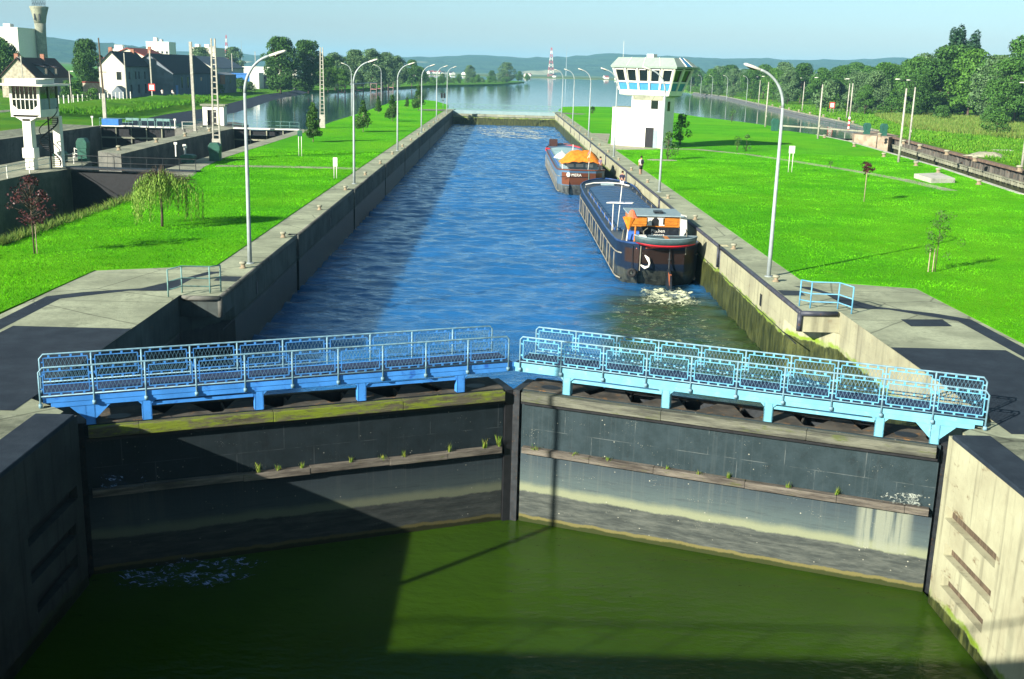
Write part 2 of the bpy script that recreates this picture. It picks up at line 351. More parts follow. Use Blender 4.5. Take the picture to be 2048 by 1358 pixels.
# ------------------------------------------------------------------ upstream sill wall with its walkway
t = thing('upper_gate', 'low concrete upper sill wall with pale blue footbridge at the chamber head', 'lock gate', (0,262,0))
MB().box(-12.1,12.1,0,3,-8,-.95).build('sill_wall', M['wallR'], t)
MB().box(-12.1,12.1,-.25,.5,-1.25,-.72).build('sill_cap', M['conc'], t)
MB().box(-12.1,12.1,.6,1.0,-.95,.05).build('gate_plate', M['roofpale'], t)
b = MB(); b.box(-13.5,13.5,.5,1.7,.22,.42); b.build('walkway_deck', M['railgreen'], t)
b = MB()
for yy in (.55,1.65):
    b.tube([(-13.4,yy,1.45),(13.4,yy,1.45)], .05, 6)
    n = 18
    for i in range(n+1):
        x = -13.4+26.8*i/n; b.tube([(x,yy,.4),(x,yy,1.45)], .04, 6)
        if i < n: b.tube([(x,yy,1.4),(x+26.8/n,yy,.5)], .025, 5)
b.build('railing', M['railgreen'], t)
# paths
def strip(name, pts, w, z, m):
    vs = []; n = len(pts)
    for i, p in enumerate(pts):
        a = Vector(pts[max(i-1,0)]); b = Vector(pts[min(i+1,n-1)]); d = (b-a).normalized(); k = Vector((-d.y,d.x))*w/2
        vs.append((Vector(p)+k, Vector(p)-k))
    mb = MB(); mb.face([(v[0].x,v[0].y,z) for v in vs]+[(v[1].x,v[1].y,z) for v in vs[::-1]])
    return kind(mb.build(name, m))
strip('garden_path', [(20.5,144.0),(25,144.5),(30.2,137.5),(33.5,128),(37,116),(39,107),(39.6,97.5)], 1.5, .036, M['path'])
strip('garden_path', [(-27,102.6),(-21,103.4),(-13.9,103.6)], 1.9, .036, M['path'])
kind(MB().face([(x,y,.036) for x,y in ((13.85,139),(20.4,143.2),(14,151.5),(16.8,177),(13.85,177))]).build('tower_forecourt', M['path']))
kind(MB().face([(x,y,.036) for x,y in ((-13.85,254),(-20,256),(-19,262),(-13.85,266))]).build('gate_apron', M['gravel']))
kind(MB().face([(x,y,.036) for x,y in ((13.85,255),(18,256),(19.5,262),(13.85,266))]).build('gate_apron', M['gravel']))
# ------------------------------------------------------------------ lower gate leaves
def gatemat(name, k, mossy):
    t = NT(name); x, y, z = t.sep()
    wob = t.math('MULTIPLY', t.math('SUBTRACT', t.noise(.8, 6, .7), .5), .3)
    zz = t.math('ADD', z, wob)
    bl = t.ss(t.noise(1.6, 6, .65), .35, .65)
    up = t.mix(bl, (.012,.024,.028), (.020,.035,.041))
    vs = t.noise(1.6, 6, .7, t.map((5,1,.09)))
    up = t.mix(t.ss(vs, .52, .75, 0, .55), up, (.045,.06,.062))
    up = t.mix(t.ss(t.noise(2.6, 7, .75, t.map((1,1,.6))), .54, .7, 0, .7), up, (.008,.013,.015))
    hx = t.math('PINGPONG', t.math('ADD', x, t.math('MULTIPLY', t.math('FLOOR', t.math('MULTIPLY', z, 1.05)), .9)), 1.15)
    hz = t.math('PINGPONG', z, .475)
    seam = t.math('MAXIMUM', t.ss(hx, .006, .016, 1, 0), t.ss(hz, .005, .014, 1, 0))
    up = t.mix(t.math('MULTIPLY', seam, t.ss(t.noise(1.1, 4, .6), .42, .6)), up, (.075,.09,.09))
    midc = t.mix(t.ss(zz, -3.9, -2.7), (.062,.088,.086), (.03,.046,.056))
    midc = t.mix(t.ss(t.noise(2.2, 7, .75, t.map((.3,1,5))), .48, .66, 0, .6), midc, (.03,.04,.045))
    midc = t.mix(t.ss(vs, .5, .75, 0, .6), midc, (.085,.1,.09))
    lowc = t.mix(t.ss(t.noise(2, 6, .7, t.map((.5,1,3))), .35, .7), (.03,.037,.035), (.08,.09,.078))
    lowc = t.mix(t.ss(t.noise(3, 7, .75, t.map((.35,1,7))), .5, .68, 0, .6), lowc, (.02,.025,.022))
    col = t.mix(t.ss(z, -2.72, -2.7), midc, up)
    band = t.math('MULTIPLY', t.ss(zz, -4.12, -4.04), t.ss(zz, -3.95, -3.68, 1, 0))
    col = t.mix(t.ss(zz, -4.1, -4.0, 1, 0), col, lowc)
    col = t.mix(band, col, (.17,.19,.12))
    sp = t.voro(5).outputs['Distance']; sn = t.noise(1.1, 4, .6)
    col = t.mix(t.math('MULTIPLY', t.ss(sp, .07, .13, 1, 0), t.ss(sn, .5, .62)), col, (.3,.3,.24))
    fine = t.voro(16).outputs['Distance']
    col = t.mix(t.math('MULTIPLY', t.ss(fine, .1, .2, 1, 0), t.ss(t.noise(.9, 5, .6, t.map((1,1,2.5))), .55, .65)), col, (.2,.2,.16))
    # mineral run-off under the leak by the heel
    ax = t.math('ABSOLUTE', x)
    leak = t.math('MULTIPLY', t.math('MULTIPLY', t.ss(ax, 10.8, 11.1), t.ss(ax, 12.2, 12.6, 1, 0)), t.math('MULTIPLY', t.ss(zz, -4.1, -4.0), t.ss(z, -2.75, -2.72, 1, 0)))
    leak = t.math('MULTIPLY', leak, t.ss(t.noise(1.5, 4, .6, t.map((3,1,.15))), .35, .55))
    col = t.mix(t.math('MULTIPLY', leak, k), col, (.19,.21,.16))
    col = t.mix(t.ss(zz, -5.02, -4.92, 1, 0), col, mossy)
    col = t.mix(t.math('MULTIPLY', t.ss(zz, -5.04, -4.98), t.ss(zz, -4.93, -4.88, 1, 0)), col, (.11,.1,.035))
    if k < .5: col = t.mix(1.0, col, (.42,.43,.47), 'MULTIPLY')  # left leaf multiplied darker: shade painted into its plating
    t.bump(t.math('ADD', t.noise(14, 4, .6), t.math('MULTIPLY', bl, .5)), .3, .02)
    return t.fin(col, .72, Specular_IOR_Level=.2)
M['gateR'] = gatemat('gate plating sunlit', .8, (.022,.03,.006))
M['gateL_shade'] = gatemat('gate plating', .15, (.022,.026,.006))
def timber(name, a, b, moss, m0, m1):
    t = NT(name); n = t.noise(1.2, 6, .7, t.map((.6,5,5))); col = t.mix(t.ss(n, .3, .7), a, b)
    col = t.mix(t.ss(t.noise(1.6, 6, .75, t.map((.8,3,3))), m0, m1), col, moss)
    t.bump(t.noise(9, 5, .7, t.map((.3,3,3))), .8, .04); return t.fin(col, .95)
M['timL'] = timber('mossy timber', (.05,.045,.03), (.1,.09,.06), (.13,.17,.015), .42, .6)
M['timR'] = timber('weathered timber', (.04,.042,.035), (.14,.145,.11), (.07,.09,.025), .52, .68)
M['timM'] = timber('fender timber', (.04,.035,.03), (.15,.135,.11), (.07,.075,.03), .56, .72)
M['rustplate'] = simple('rusty top plate', (.06,.055,.045), .9, .5, 1.5, dirt=(.22,.11,.03))
M['railsteel'] = simple('worn rail paint', (.15,.27,.33), .45, .3, 5, dirt=(.07,.2,.36))
M['panelL_skylit'] = simple('panel paint left', (.05,.2,.5), .45, .25, 4, dirt=(.14,.28,.4))  # left panels deeper blue too, skylight tint put into the paint
M['panelR'] = simple('panel paint right', (.10,.33,.48), .45, .25, 4, dirt=(.2,.36,.4))
M['meshpaint'] = simple('galvanised mesh', (.09,.2,.28), .5, .2, 6)
M['paintL_skylit'] = simple('blue bridge paint skylit', (.05,.23,.62), .45, .2, 1.2, dirt=(.012,.07,.36))  # same bridge paint, deeper blue with skylit shade put into the colour
M['paintR'] = simple('pale blue bridge paint', (.125,.35,.45), .5, .2, 1.5, dirt=(.2,.36,.38))
LEGS = (1.8, 5.0, 8.1, 11.25, 12.75)
for s, side in ((-1,'left'),(1,'right')):
    g = thing('lock_gate', 'sunlit right leaf of the mitre gate with pale blue walkway' if s > 0 else 'shaded left leaf of the mitre gate with mossy green top beam', 'lock gate',
              (0,33.9,0), -s*math.atan2(4.7,12))
    def P(mb, name, m, par=g, smooth=False, bevel=0):
        if s < 0: mb.xf(lambda x,y,z: (-x,y,z)).flip()
        return mb.build(name, m, par, smooth, bevel=bevel)
    P(MB().box(.32,12.95,0,.06,-8,-.62), 'skin_plate', M['gateR'] if s > 0 else M['gateL_shade'])
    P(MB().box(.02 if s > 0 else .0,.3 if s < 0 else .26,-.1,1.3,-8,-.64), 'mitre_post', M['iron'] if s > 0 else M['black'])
    P(MB().tube([(12.95,.55,-8),(12.95,.55,-.6)], .42, 12), 'heel_post', M['iron'], smooth=False)
    b = MB(); u = .38
    while u < 12.8:
        e = min(u+random.uniform(2.8,4.6), 12.85)
        if 12.85-e < .6: e = 12.85
        d = random.uniform(-.02,.02); b.box(u,e-.005,-.28+d*.5,-.004,-.93+d*.5,-.63+d*.4); u = e
    P(b, 'top_fender', M['timL'] if s < 0 else M['timR'], bevel=.018)
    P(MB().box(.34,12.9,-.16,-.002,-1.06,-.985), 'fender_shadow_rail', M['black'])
    b = MB(); u = .42
    while u < 12.8:
        e = min(u+random.uniform(1.8,3.4), 12.85)
        if 12.85-e < .6: e = 12.85
        d = random.uniform(-.02,.02); b.box(u,e-.006,-.24+d*.6,-.004,-2.71+d*.6,-2.5+d*.6); u = e
    P(b, 'middle_fender', M['timM'], bevel=.016)
    PT = M['paintR'] if s > 0 else M['paintL_skylit']
    # open top frame between skin and upstream face
    P(MB().box(.32,12.6,1.44,1.5,-8,-.66), 'upstream_plate', M['iron'])
    P(MB().box(.4,12.5,.1,1.4,-2.3,-2.25), 'inner_web', M['black'])
    b = MB(); b.extr([(.32,.08,-.6),(2.7,.08,-.6),(2.2,.6,-.6),(2.6,1.44,-.6),(.32,1.44,-.6)], (0,0,-.05)); P(b, 'top_plate', M['rustplate']); b = MB()
    b.extr([(10.6,.08,-.6),(12.9,.08,-.6),(12.9,1.0,-.6),(12.5,1.44,-.6),(11.3,1.44,-.6),(10.9,.7,-.6)], (0,0,-.05)); P(b, 'top_plate', M['rustplate'])
    for c in (1.1, 12.0): P(MB().lathe([(.0,0),(.33,0),(.33,.006)], 20, (c,.55,-.602), 1, .75), 'manhole', M['black'])
    b = MB(); n = 9
    for i in range(n):
        a0 = 2.7+(10.6-2.7)*i/n; a1 = 2.7+(10.6-2.7)*(i+1)/n; mm = (a0+a1)/2
        if i % 2 == 0: b.extr([(a0-.35,.08,-.62),(a1+.35,.08,-.62),(mm+.15,1.44,-.62),(mm-.15,1.44,-.62)], (0,0,-.05))
    b.box(2.7,10.7,1.3,1.44,-.66,-.6); b.box(.4,12.8,.07,.2,-.68,-.625)
    for c in (3.6,5.3,7.1,9.0): b.box(c,c+.06,.2,1.3,-1.0,-.68)
    P(b, 'top_bracing', M['rustplate'])
    # walkway carried on legs
    for i, u in enumerate(LEGS):
        w = .13; b = MB()
        b.box(u-w,u+w,-.02,.02,-.6,-.02); b.box(u-w,u-w+.03,-.02,.22,-.6,-.02); b.box(u+w-.03,u+w,-.02,.22,-.6,-.02)
        
        k = .42 if i == 4 else .12
        for q in (-1,1): b.extr([(u+q*w,-.018,-.02),(u+q*(w+k),-.018,-.02),(u+q*w,-.018,-.02-k)], (0,.03,0))
        P(b, 'walkway_leg', PT)
    b = MB(); b.box(.02,13.95,-.05,-.01,.12,.26); b.box(.06,13.75,-.035,.0,-.03,.118); b.box(.02,13.95,1.34,1.4,-.02,.26)
    b.box(.02,13.95,-.01,.12,-.03,-.0)
    for a, c in ((1.95,4.85),(8.25,11.1)): b.box(a,c,.03,.1,-.2,-.1)
    P(b, 'walkway_beam', PT, bevel=.008)
    P(MB().box(.04,13.95,.0,1.33,.2,.25), 'walkway_deck', M['deck'])
    pu = [.23+1.378*i for i in range(11)]
    for v, nm in ((-.085,'front'),(1.42,'rear')):
        b = MB()
        b.tube([(pu[0],v,.0),(pu[0],v,1.05),(pu[0]+.08,v,1.14)]+[(u,v,1.14) for u in pu[1:-1]]+[(pu[-1]-.1,v,1.14),(pu[-1],v,1.02),(pu[-1],v,.0)], .027, 8)
        for u in pu[1:-1]: b.tube([(u,v,.0),(u,v,1.13)], .027, 8)
        for u in pu: b.box(u-.05,u+.05,v-.04,v+.05,.02,.12)
        b.tube([(pu[0],v,.33),(pu[-1],v,.33)], .02, 6)
        P(b, 'handrail', M['railsteel'], smooth=True)
        for i in range(10):
            a, c = pu[i]+.1, pu[i+1]-.1; z0, z1 = .42, 1.03
            b = MB()
            for p, q in (((a,z0),(c,z0)),((c,z0),(c,z1)),((c,z1),(a,z1)),((a,z1),(a,z0))): b.beam((p[0],v,p[1]),(q[0],v,q[1]),.025,.025)
            for k in range(4):
                x = a+(c-a)*(k+.5)/4
                b.box(x-.03,x+.03,v-.012,v+.012,z1,z1+.09); b.box(x-.03,x+.03,v-.012,v+.012,.34,z0)
            for z in (z0+.12, z1-.12): b.box(a-.08,a,v-.01,v+.01,z-.02,z+.02); b.box(c,c+.08,v-.01,v+.01,z-.02,z+.02)
            fr = P(b, 'railing_panel', M['panelR'] if s > 0 else M['panelL_skylit'])
            w = MB(); n = 11; H_ = z1-z0; st = (c-a)/n; run = .26
            for k in range(-3, n+3):
                for d in (1,-1):
                    x0 = a+st*k+(0 if d > 0 else run); x1 = x0+d*run; za, zb = z0, z1
                    lo, hi = a, c
                    if min(x0,x1) < lo or max(x0,x1) > hi:
                        ts = sorted([(lo-x0)/(x1-x0),(hi-x0)/(x1-x0)]); t0, t1 = max(0,ts[0]), min(1,ts[1])
                        if t1-t0 < .05: continue
                        za, zb = z0+H_*t0, z0+H_*t1; x0, x1 = x0+(x1-x0)*t0, x0+(x1-x0)*t1
                    w.beam((x0,v,za),(x1,v,zb),.0065 if d > 0 else .003,.006)
            P(w, 'wire_mesh', M['meshpaint'], fr)
# weeds rooted on the gate timbers
def leafgreen(name, a, b, rough=.7, trans=.25):
    t = NT(name); f = t.island(); n = t.noise(.6, 3)
    col = t.mix(f, a, b); col = t.mix(t.ss(n, .4, .65, 0, .5), col, tuple(c*.5 for c in a))
    return t.fin(col, rough, Specular_IOR_Level=.2)
M['weed'] = leafgreen('weeds', (.06,.17,.01), (.2,.2,.03))
def blades(mb, c, n, h, spread, w=.012, lean=.5):
    for _ in range(n):
        a = random.uniform(0,6.28); q = random.uniform(0,spread); hh = h*random.uniform(.5,1.15)
        x, y, z = c[0]+q*math.cos(a), c[1]+q*math.sin(a), c[2]
        la = random.uniform(0,6.28); lx, ly = math.cos(la)*hh*lean*random.random(), math.sin(la)*hh*lean*random.random()
        px, py = -math.sin(a)*w, math.cos(a)*w
        mb.add([(x-px,y-py,z),(x+px,y+py,z),(x+lx*.6,y+ly*.6,z+hh*.7),(x+lx,y+ly,z+hh)], [(0,1,2),(1,3,2)])
def leafpt(s, u, v, z):
    a = -s*math.atan2(4.7,12); x = s*u
    return (x*math.cos(a)-v*math.sin(a), 33.9+x*math.sin(a)+v*math.cos(a), z)
wd = [(-1,8.2,.3),(-1,7.6,.2),(-1,6.9,.2),(-1,5.4,.2),(-1,4.4,.14),(-1,3.7,.2),(-1,2.2,.3),(-1,1.0,.35),(-1,.5,.4),(1,.9,.15),(1,3.3,.14),(1,5.2,.12),(1,7.1,.22),(1,8.9,.2),(1,10.3,.25),(1,6.2,.1),(1,2.2,.12)]
for i, (s, u, h) in enumerate(wd):
    mb = MB(); blades(mb, (0,0,0), 26, h, .09 if h > .18 else .2, .012)
    o = mb.build('weed', M['weed'], loc=leafpt(s, u, -.14, -2.5))
    tag(kind(o,'thing'), ('weed tuft growing on the middle timber of the %s gate leaf, %s from the mitre' % ('left' if s < 0 else 'right', ORD[sorted(q for ss_,q,_ in wd if ss_ == s).index(u)])), 'weed', 'weeds on the gate timbers')

# ------------------------------------------------------------------ corner guard rails
for s, side in ((-1,'left'),(1,'right')):
    b = MB(); pts = [(12.2,45.15),(12.55,44.75),(13.7,44.72),(14.0,43.8)]
    g = thing('guard_rail', 'pale blue tubular guard rail on the %s pier corner' % side, 'railing', (s*13,44.6,0))
    loc = [(s*x-s*13, y-44.6) for x,y in pts]
    for z, nm in ((1.12,'top_rail'),(.62,'middle_rail'),(.28,'lower_rail')):
        off = 0 if z > 1 else .0
        MB().tube([(x,y,z) for x,y in loc], .026, 8).build(nm, M['railgreen'] if s < 0 else M['paint'], g, True)
    for x, y in loc: MB().tube([(x,y,0),(x,y,1.13)], .032, 8).build('post', M['railgreen'] if s < 0 else M['paint'], g, True)

# ------------------------------------------------------------------ bollards
def bollard_proto():
    t = thing('bollard', '', 'bollard', (0,0,0), 0, 'mooring bollards along the quays')
    MB().lathe([(.2,0),(.2,.04),(.125,.06),(.115,.2)], 14).build('stem', M['bollard'], t, True)
    MB().lathe([(.11,.2),(.19,.24),(.205,.29),(.17,.34),(.05,.36)], 14).build('cap', M['path'], t, True)
    t.scale = (.85,.85,.9); return t
bp = bollard_proto(); used = False
BY = [50.7]+[60.4+12.42*k for k in range(16)]
for s, side in ((-1,'left'),(1,'right')):
    for i, y in enumerate(BY):
        lb = 'cream mooring bollard on the %s quay of the main chamber, %s from the lower gate' % (side, ORD[i])
        if not used: bp.location = (s*12.55,y,0); bp['label'] = lb; used = True
        else: dup(bp, (s*12.55+random.uniform(-.02,.02),y,0), random.random()*3, lb)
# ------------------------------------------------------------------ street lamps
def lamp_proto():
    t = thing('street_lamp', '', 'street lamp', (0,0,0), 0, 'curved street lamps along the quays')
    MB().tube([(0,0,0),(0,0,2.2),(0,0,8.0)], [.11,.095,.07], 10).build('pole', M['lampgrey'], t, True)
    MB().lathe([(.2,0),(.2,.03),(.13,.05)], 10).build('base_plate', M['lampgrey'], t)
    arc = [(1.55*(1-math.cos(a)), 0, 8.0+1.75*math.sin(a)) for a in np.linspace(0, 1.36, 12)]
    MB().tube(arc, [.07]*6+[.06]*6, 8).build('arm', M['lampgrey'], t, True)
    x0, _, z0 = arc[-1]; d = Vector((.955,0,.30)).normalized()
    h = MB(); rings = []
    for q, w, hh in ((-.06,.05,.05),(0,.09,.06),(.35,.14,.08),(.68,.13,.07),(.78,.07,.03)):
        c = Vector((x0,0,z0))+d*q
        rings.append([(c.x-.3*hh*math.sin(a), c.y+w*math.cos(a), c.z+hh*math.sin(a)) for a in np.linspace(0,2*math.pi,12,endpoint=False)])
    hd = h.rings(rings).build('lamp_head', M['lamphead'], t, True)
    g = MB(); c = Vector((x0,0,z0))+d*.38
    rr = [[(c.x+d.x*.28*r*math.cos(a), .11*r*math.sin(a), c.z+d.z*.28*r*math.cos(a)-zz) for a in np.linspace(0,2*math.pi,12,endpoint=False)] for r,zz in ((1,.06),(.8,.11),(.3,.13))]
    g.rings(rr).build('lamp_glass', M['glass'], hd, True)
    return t
lp = lamp_proto(); lused = False
lamps = []
for s, side in ((-1,'left'),(1,'right')):
    for i, y in enumerate((52.0,90.0,127.9,166.2,204.5,243)):
        lamps.append((s*12.52, y, 0 if s < 0 else math.pi, 'curved street lamp on the %s quay, %s in line from the lower gate' % (side, ORD[i])))
lamps += [(-12.6,20.05,0,'grey curved street lamp on the left quay downstream of the gate'),
    (-31.2,284,math.pi,'grey curved street lamp at the river edge of the left lawn'),
    (-29.6,216,math.pi,'grey curved street lamp behind the second lamp of the left quay'),
    (91.4,420,math.pi,'curved lamp on the far right river bank, nearest of its row'),(87.3,437,math.pi,'curved lamp on the far right bank above the leafy curve'),
    (100.2,537,math.pi,'thin curved lamp on the far right bank beside pale shrubs'),(100.9,572,math.pi,'thin curved lamp on the far right bank near the tower'),(99.6,595,math.pi,'farthest curved lamp on the right bank beside the tower cab')]
for x, y, rz, lb in lamps:
    if not lused: lp.location = (x,y,0); lp.rotation_euler.z = rz; lp['label'] = lb; lused = True
    else: dup(lp, (x,y,0), rz, lb)
# straight concrete lamp posts by the right-hand lock
def post_proto():
    t = thing('lamp_post', '', 'lamp post', (0,0,0), 0, 'concrete lamp posts by the right lock')
    MB().tube([(0,0,0),(0,0,8.6)], [.17,.1], 8).build('pole', M['postconc'], t, True)
    MB().tube([(0,0,8.5),(-.05,0,9.1),(-.35,0,9.45),(-.9,0,9.6)], .035, 6).build('arm', M['iron'], t, True)
    MB().rings([[(x,w*math.cos(a),9.62+h*math.sin(a)) for a in np.linspace(0,2*math.pi,8,endpoint=False)] for x,w,h in ((-.8,.05,.04),(-1.0,.14,.07),(-1.35,.12,.06),(-1.45,.04,.03))]).build('lamp_head', M['white'], t, True)
    MB().box(-.12,.12,-.25,-.15,1.9,2.25).build('junction_box', M['postconc'], t)
    return t
pp = post_proto()
for i, (x,y,lb) in enumerate([(46.8,131,'concrete lamp post at the near edge of the right lock'),(61.75,168.7,'concrete lamp post behind the sheet pile wall'),(50.6,178.8,'concrete lamp post in front of the right lock gate'),
    (85.1,276,'concrete lamp post in the meadow left of the striped post'),(87.1,325,'concrete lamp post on the bank below the round shrub'),(58.5,124.4,'concrete lamp post at the right edge of the photo'),(51.2,217.8,'concrete lamp post by the green cabinet at the river'),(88,385,'small concrete lamp post far along the right bank')]):
    if i == 0: pp.location = (x,y,0); pp['label'] = lb
    else: dup(pp, (x,y,0), random.uniform(-.2,.2), lb)
sp_ = thing('lamp_post', 'concrete lamp post with red and white striped foot', 'lamp post', (65.3,210.3,0), 0, 'concrete lamp posts by the right lock')
MB().tube([(0,0,2.6),(0,0,8.8)], [.15,.1], 8).build('pole', M['postconc'], sp_, True)
for k in range(6): MB().tube([(0,0,.44*k),(0,0,.44*k+.44)], .22, 10).build('red_band' if k % 2 == 0 else 'white_band', M['red'] if k % 2 == 0 else M['white'], sp_)
MB().tube([(0,0,8.7),(-.3,0,9.4),(-.9,0,9.6)], .035, 6).build('arm', M['iron'], sp_, True)
MB().box(-1.4,-.8,-.12,.12,9.55,9.68).build('lamp_head', M['white'], sp_)
# ------------------------------------------------------------------ signs
def sign(name, label, loc, h, w, ph, panel, posts=2, cat='sign', board=None):
    t = thing(name, label, cat, loc)
    for q in ((-.3,.3) if posts == 2 else (0,)):
        MB().tube([(q*w,0,0),(q*w,0,h-.1)], .035, 6).build('post', M['white'], t, True)
    p = MB().box(-w/2,w/2,-.07,-.03,h-ph,h).build('panel', panel, t)
    if board: MB().box(-w/2+.16*w,w/2-.16*w,-.078,-.071,h-ph+.16*ph,h-.16*ph).build('white_board', M['white'], p)
    return t
sign('notice_board', 'small white notice on twin posts by the right lawn path', (29.1,112.6,0), 2.7, .6, .75, M['white'])
sign('notice_board', 'white narrow notice on twin posts beside the second left lamp', (-14.6,93.7,0), 1.8, .36, .75, M['white'])
sign('notice_board', 'notice with green back on twin posts on the left lawn', (-21.6,116.1,0), 2.7, .5, .6, M['green'])
sign('navigation_sign', 'red bordered white board on twin posts in the right meadow', (92.2,313,0), 3.3, 1.5, 1.7, M['red'], board=True)
sign('navigation_sign', 'red bordered white board on the left bank near the barn', (-79.9,254.4,.9), 3.4, 1.5, 1.6, M['red'], 1, board=True)
t = thing('signal_light', 'pair of black signal lights on a post beyond the left quay', 'signal light', (-14,255,0))
MB().tube([(0,0,0),(0,0,3.0)], .05, 6).build('post', M['lampgrey'], t)
for q in (-.32,.32): MB().box(q-.22,q+.22,-.1,.12,2.9,4.0).build('signal_panel', M['black'], t)
MB().box(-.12,.12,-.1,.1,2.2,2.45).build('small_signal', M['black'], t)
# ------------------------------------------------------------------ green cabinets
def cabinet(label, loc, w, h, d=.9, rz=0):
    t = thing('machine_cabinet', label, 'cabinet', loc, rz, 'green machine cabinets at the lock gates')
    MB().box(-w/2*.86,w/2*.86,-d/2*.9,d/2*.9,0,h*.58).build('body', M['green'], t, bevel=.02)
    prof = [(-w/2,h*.56),(w/2,h*.56),(w/2,h*.82),(w*.3,h),(-w*.3,h),(-w/2,h*.82)]
    MB().extr([(x,-d/2,z) for x,z in prof], (0,d,0)).build('hood', M['green'], t, bevel=.03)
    return t
cabinet('green gate cabinet beside the lattice pole on the left island', (-28.4,107.9,.03), 1.15, 1.75)
cabinet('low green hatch housing next to the left island cabinet', (-30.3,105.4,.03), 1.3, .75, 1.2)
cabinet('green cabinet at the river end of the right lawn', (49.2,202,.03), 1.35, 2.2)
cabinet('left of two green cabinets by the right lock gate', (64.9,198.5,.03), 1.2, 2.0)
cabinet('right of two green cabinets by the right lock gate', (66.6,194.6,.03), 1.2, 2.1)
cabinet('green cabinet on the pier behind the white cabin', (-39.9,104.5,.0), 1.0, 2.1)
cabinet('low green cabinet between the white cabin and its neighbour', (-41.2,102.4,.0), 1.1, 1.0)
# ------------------------------------------------------------------ barges
M['hullblue'] = simple('hull blue paint', (.045,.13,.42), .35, .2, 1.5, dirt=(.06,.1,.2))
M['hullnavy'] = simple('hull navy trim', (.02,.05,.14), .35, .3, 1.5, dirt=(.05,.055,.06))
M['hulldark'] = simple('hull dark paint', (.012,.016,.022), .4, .4, 2, dirt=(.05,.05,.045))
M['hatchblue'] = simple('hatch tarpaulin navy', (.03,.075,.15), .5, .25, 2.5, bump=.25, stretch=(.4,3,1))
M['hatchpale'] = simple('hatch cover pale', (.22,.33,.34), .5, .15, 1.2)
M['maroon'] = simple('maroon stern paint', (.045,.02,.016), .5, .25, 2)
M['brown'] = simple('brown stern paint', (.13,.04,.018), .5, .2, 2, stretch=(.4,1,4))
M['varnish'] = simple('varnished wood', (.42,.15,.02), .35, .35, 5, stretch=(.6,1,6), dirt=(.12,.035,.01))
M['strake'] = simple('rubbing strake', (.2,.19,.15), .7, .3, 2)
M['dinghygrey'] = simple('dinghy grey', (.05,.085,.09), .5, .2, 4)
M['dinghyred'] = simple('dinghy red', (.5,.02,.03), .45, .15, 4)
M['tyre'] = simple('tyre rubber', (.02,.02,.02), .8, .3, 8)
M['coral'] = simple('coral cloth', (.62,.13,.06), .8, .15, 4)
M['oxide'] = simple('red oxide', (.28,.09,.04), .7, .25, 5)
M['roofgrey'] = simple('cabin roof grey', (.2,.27,.29), .55, .15, 3)
def hullmat(name, top, low, scum, cut, stern, sb=.45):
    t = NT(name); x, y, z = t.sep()
    wob = t.math('MULTIPLY', t.math('SUBTRACT', t.noise(1.3, 5, .65), .5), .3)
    zz = t.math('ADD', z, wob)
    n = t.noise(1, 5, .65, t.map((2,2,.25)))
    lo = t.mix(t.ss(n, .35, .65), low, scum)
    lo = t.mix(t.ss(t.noise(3, 5, .7, t.map((.5,.5,4))), .55, .68, 0, .7), lo, tuple(c*1.9 for c in scum))
    col = t.mix(t.ss(zz, cut-.06, cut+.06), lo, top)
    sp = t.math('MULTIPLY', t.ss(y, .9, 1.05, 1, 0), t.math('MULTIPLY', t.ss(z, cut+sb, cut+sb+.03), t.ss(z, cut+1.32, cut+1.35, 1, 0)))
    col = t.mix(sp, col, stern)
    t.bump(t.noise(3, 4), .15, .03)
    return t.fin(col, .38)
M['hullA'] = hullmat('barge hull navy', (.008,.015,.03), (.010,.012,.011), (.05,.055,.045), .95, (.026,.016,.013))
M['hullB'] = hullmat('barge hull slate', (.07,.13,.2), (.03,.034,.035), (.1,.11,.1), 1.0, (.12,.042,.02), .05)
